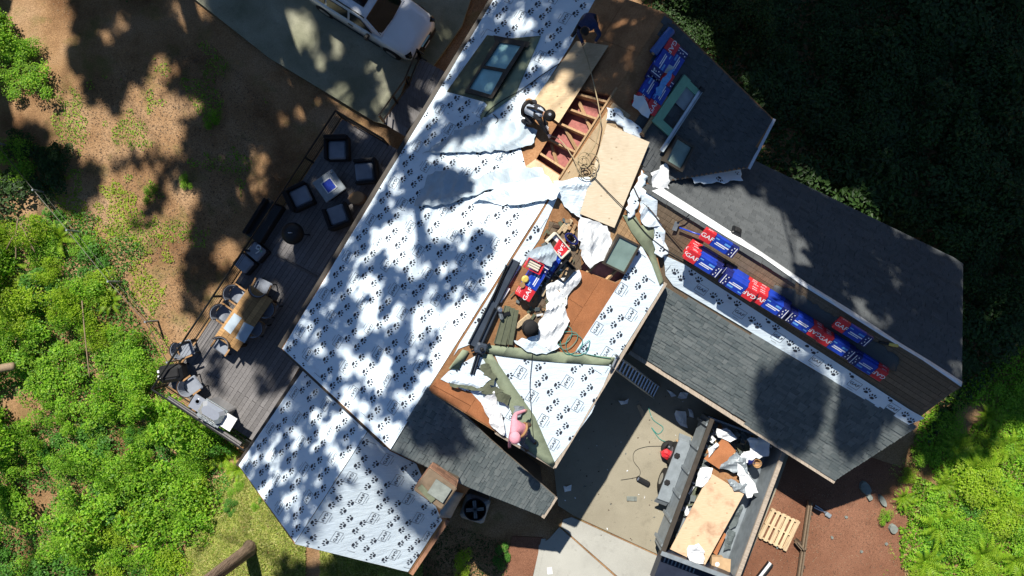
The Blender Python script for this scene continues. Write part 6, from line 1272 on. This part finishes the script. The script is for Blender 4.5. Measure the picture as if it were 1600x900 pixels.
for (tx, ty), lab, C in zip(treepos, tlab, clus):
    if len(C) < 3: continue
    z0 = gz(tx, ty); t = thing('leafy_tree', lab, 'tree', at(tx, ty, z0), 'tall trees around the clearing'); o = Vector((tx, ty, z0)); pos, nr, ln = [], [], []
    for q in C:
        n = 14; d = RNG.normal(size=(n, 3))*np.array([.12, .12, .10]); pos.append(np.array(q-o)+d); nr.append(np.array([0, .35, 1.0])+RNG.normal(size=(n, 3))*.5); ln.append(RNG.uniform(.16, .34, n))
    link('crown', leaf_mesh('crown', np.concatenate(pos), np.concatenate(nr), np.concatenate(ln), .8, 'leaf_shade'), t)
    top = Vector((random.uniform(-.5, .5), random.uniform(-.3, .6), 27)); limbs = []
    for q in C[::48]:
        e = q-o; hz = max(5, e.z-2.5-random.random()*2); limbs.append((Vector((top.x*hz/27, top.y*hz/27, hz)), e, .055))
    trunk([Vector((0, 0, -.3)), Vector((top.x*.3, top.y*.3, 8)), Vector((top.x*.7, top.y*.7, 19)), top], [.42, .33, .22, .05], limbs, 'trunk', t)
# the standing trunk in view at the lower edge, its crown beyond the frame
bz = gz(*P(392, 856, -.6).xy); q = P(392, 856, bz); t = thing('conifer_tree', 'standing brown-barked tree trunk rising beside the lower roof', 'tree', at(q.x, q.y, bz))
tp = [Vector((0, 0, -.2)), Vector((0, 0, .3)), Vector((-.15, .12, 3)), Vector((-.5, .2, 8)), Vector((-.9, .1, 15)), Vector((-1.1, 0, 21))]
limbs = [(Vector((-.06*h, .02*h, h)), Vector((-.06*h+2.4*math.cos(a), -1.2+2.0*math.sin(a), h-.4)), .05) for h, a in ((11, 3.4), (12.5, 5.1), (14, 3.9), (15.5, 4.7), (17, 3.3), (18.5, 5.5))]
trunk(tp, [.32, .22, .19, .17, .14, .05], limbs, 'trunk', t); pos = []
for a, c, r in limbs:
    for k in range(60): s = random.uniform(.3, 1.05); pos.append(np.array(a.lerp(c, s))+RNG.normal(size=3)*.22)
pos = np.array(pos); link('crown', leaf_mesh('crown', pos, np.array([0, 0, 1.0])+RNG.normal(size=pos.shape)*.5, RNG.uniform(.2, .4, len(pos)), .5, 'leaf_shade'), t)
# fallen wood in the thicket
for a, b_, r, lab in [((-6, 578), (24, 572), .14, 'grey fallen log end at the picture side in the thicket'), ((25, 405), (28, 340), .025, 'bare pale branch standing in the upper thicket'), ((28, 340), (55, 395), .02, 'forked pale twig beside the bare branch in the upper thicket'), ((10, 390), (30, 360), .02, 'short dead twig by the picture side in the upper thicket'), ((128, 470), (140, 590), .02, 'long thin vine stem running down through the thicket')]:
    p, q = P(a[0], a[1], -1.2), P(b_[0], b_[1], -1.1); b = B().tube(smooth_path([p, p.lerp(q, .5)+Vector((.05, .03, .12)), q], 5), [r]*10+[r*.6], n=8); tag(recenter(b.build('fallen_branch' if r < .1 else 'fallen_log', 'dead', None, True)), lab, 'branch' if r < .1 else 'log')

# the surrounding wood, unseen: a ring added to block low sky light
pos, nr, ln = [], [], []
for k in range(150):
    a = random.uniform(0, 2*math.pi); r = random.uniform(25, 31); x, y = r*math.cos(a)*1.1, r*math.sin(a); ht = random.uniform(17, 25) if y < -2 else random.uniform(10, 14); z0 = gz(x, y)
    for j in range(170):
        t = random.random()**.8; rr = (1-t)*3.0+.3; b_ = random.uniform(0, 6.28); pos.append((x+rr*math.cos(b_)*random.random()**.5, y+rr*math.sin(b_)*random.random()**.5, z0+2+t*ht)); ln.append(random.uniform(.7, 1.3))
pos = np.array(pos); tag(link('forest', leaf_mesh('forest', pos, np.array([0, 0, .6])+RNG.normal(size=pos.shape), np.array(ln), .7, 'leaf_shade')), 'unseen conifer wood around the clearing, added to block low sky light', kind='stuff')
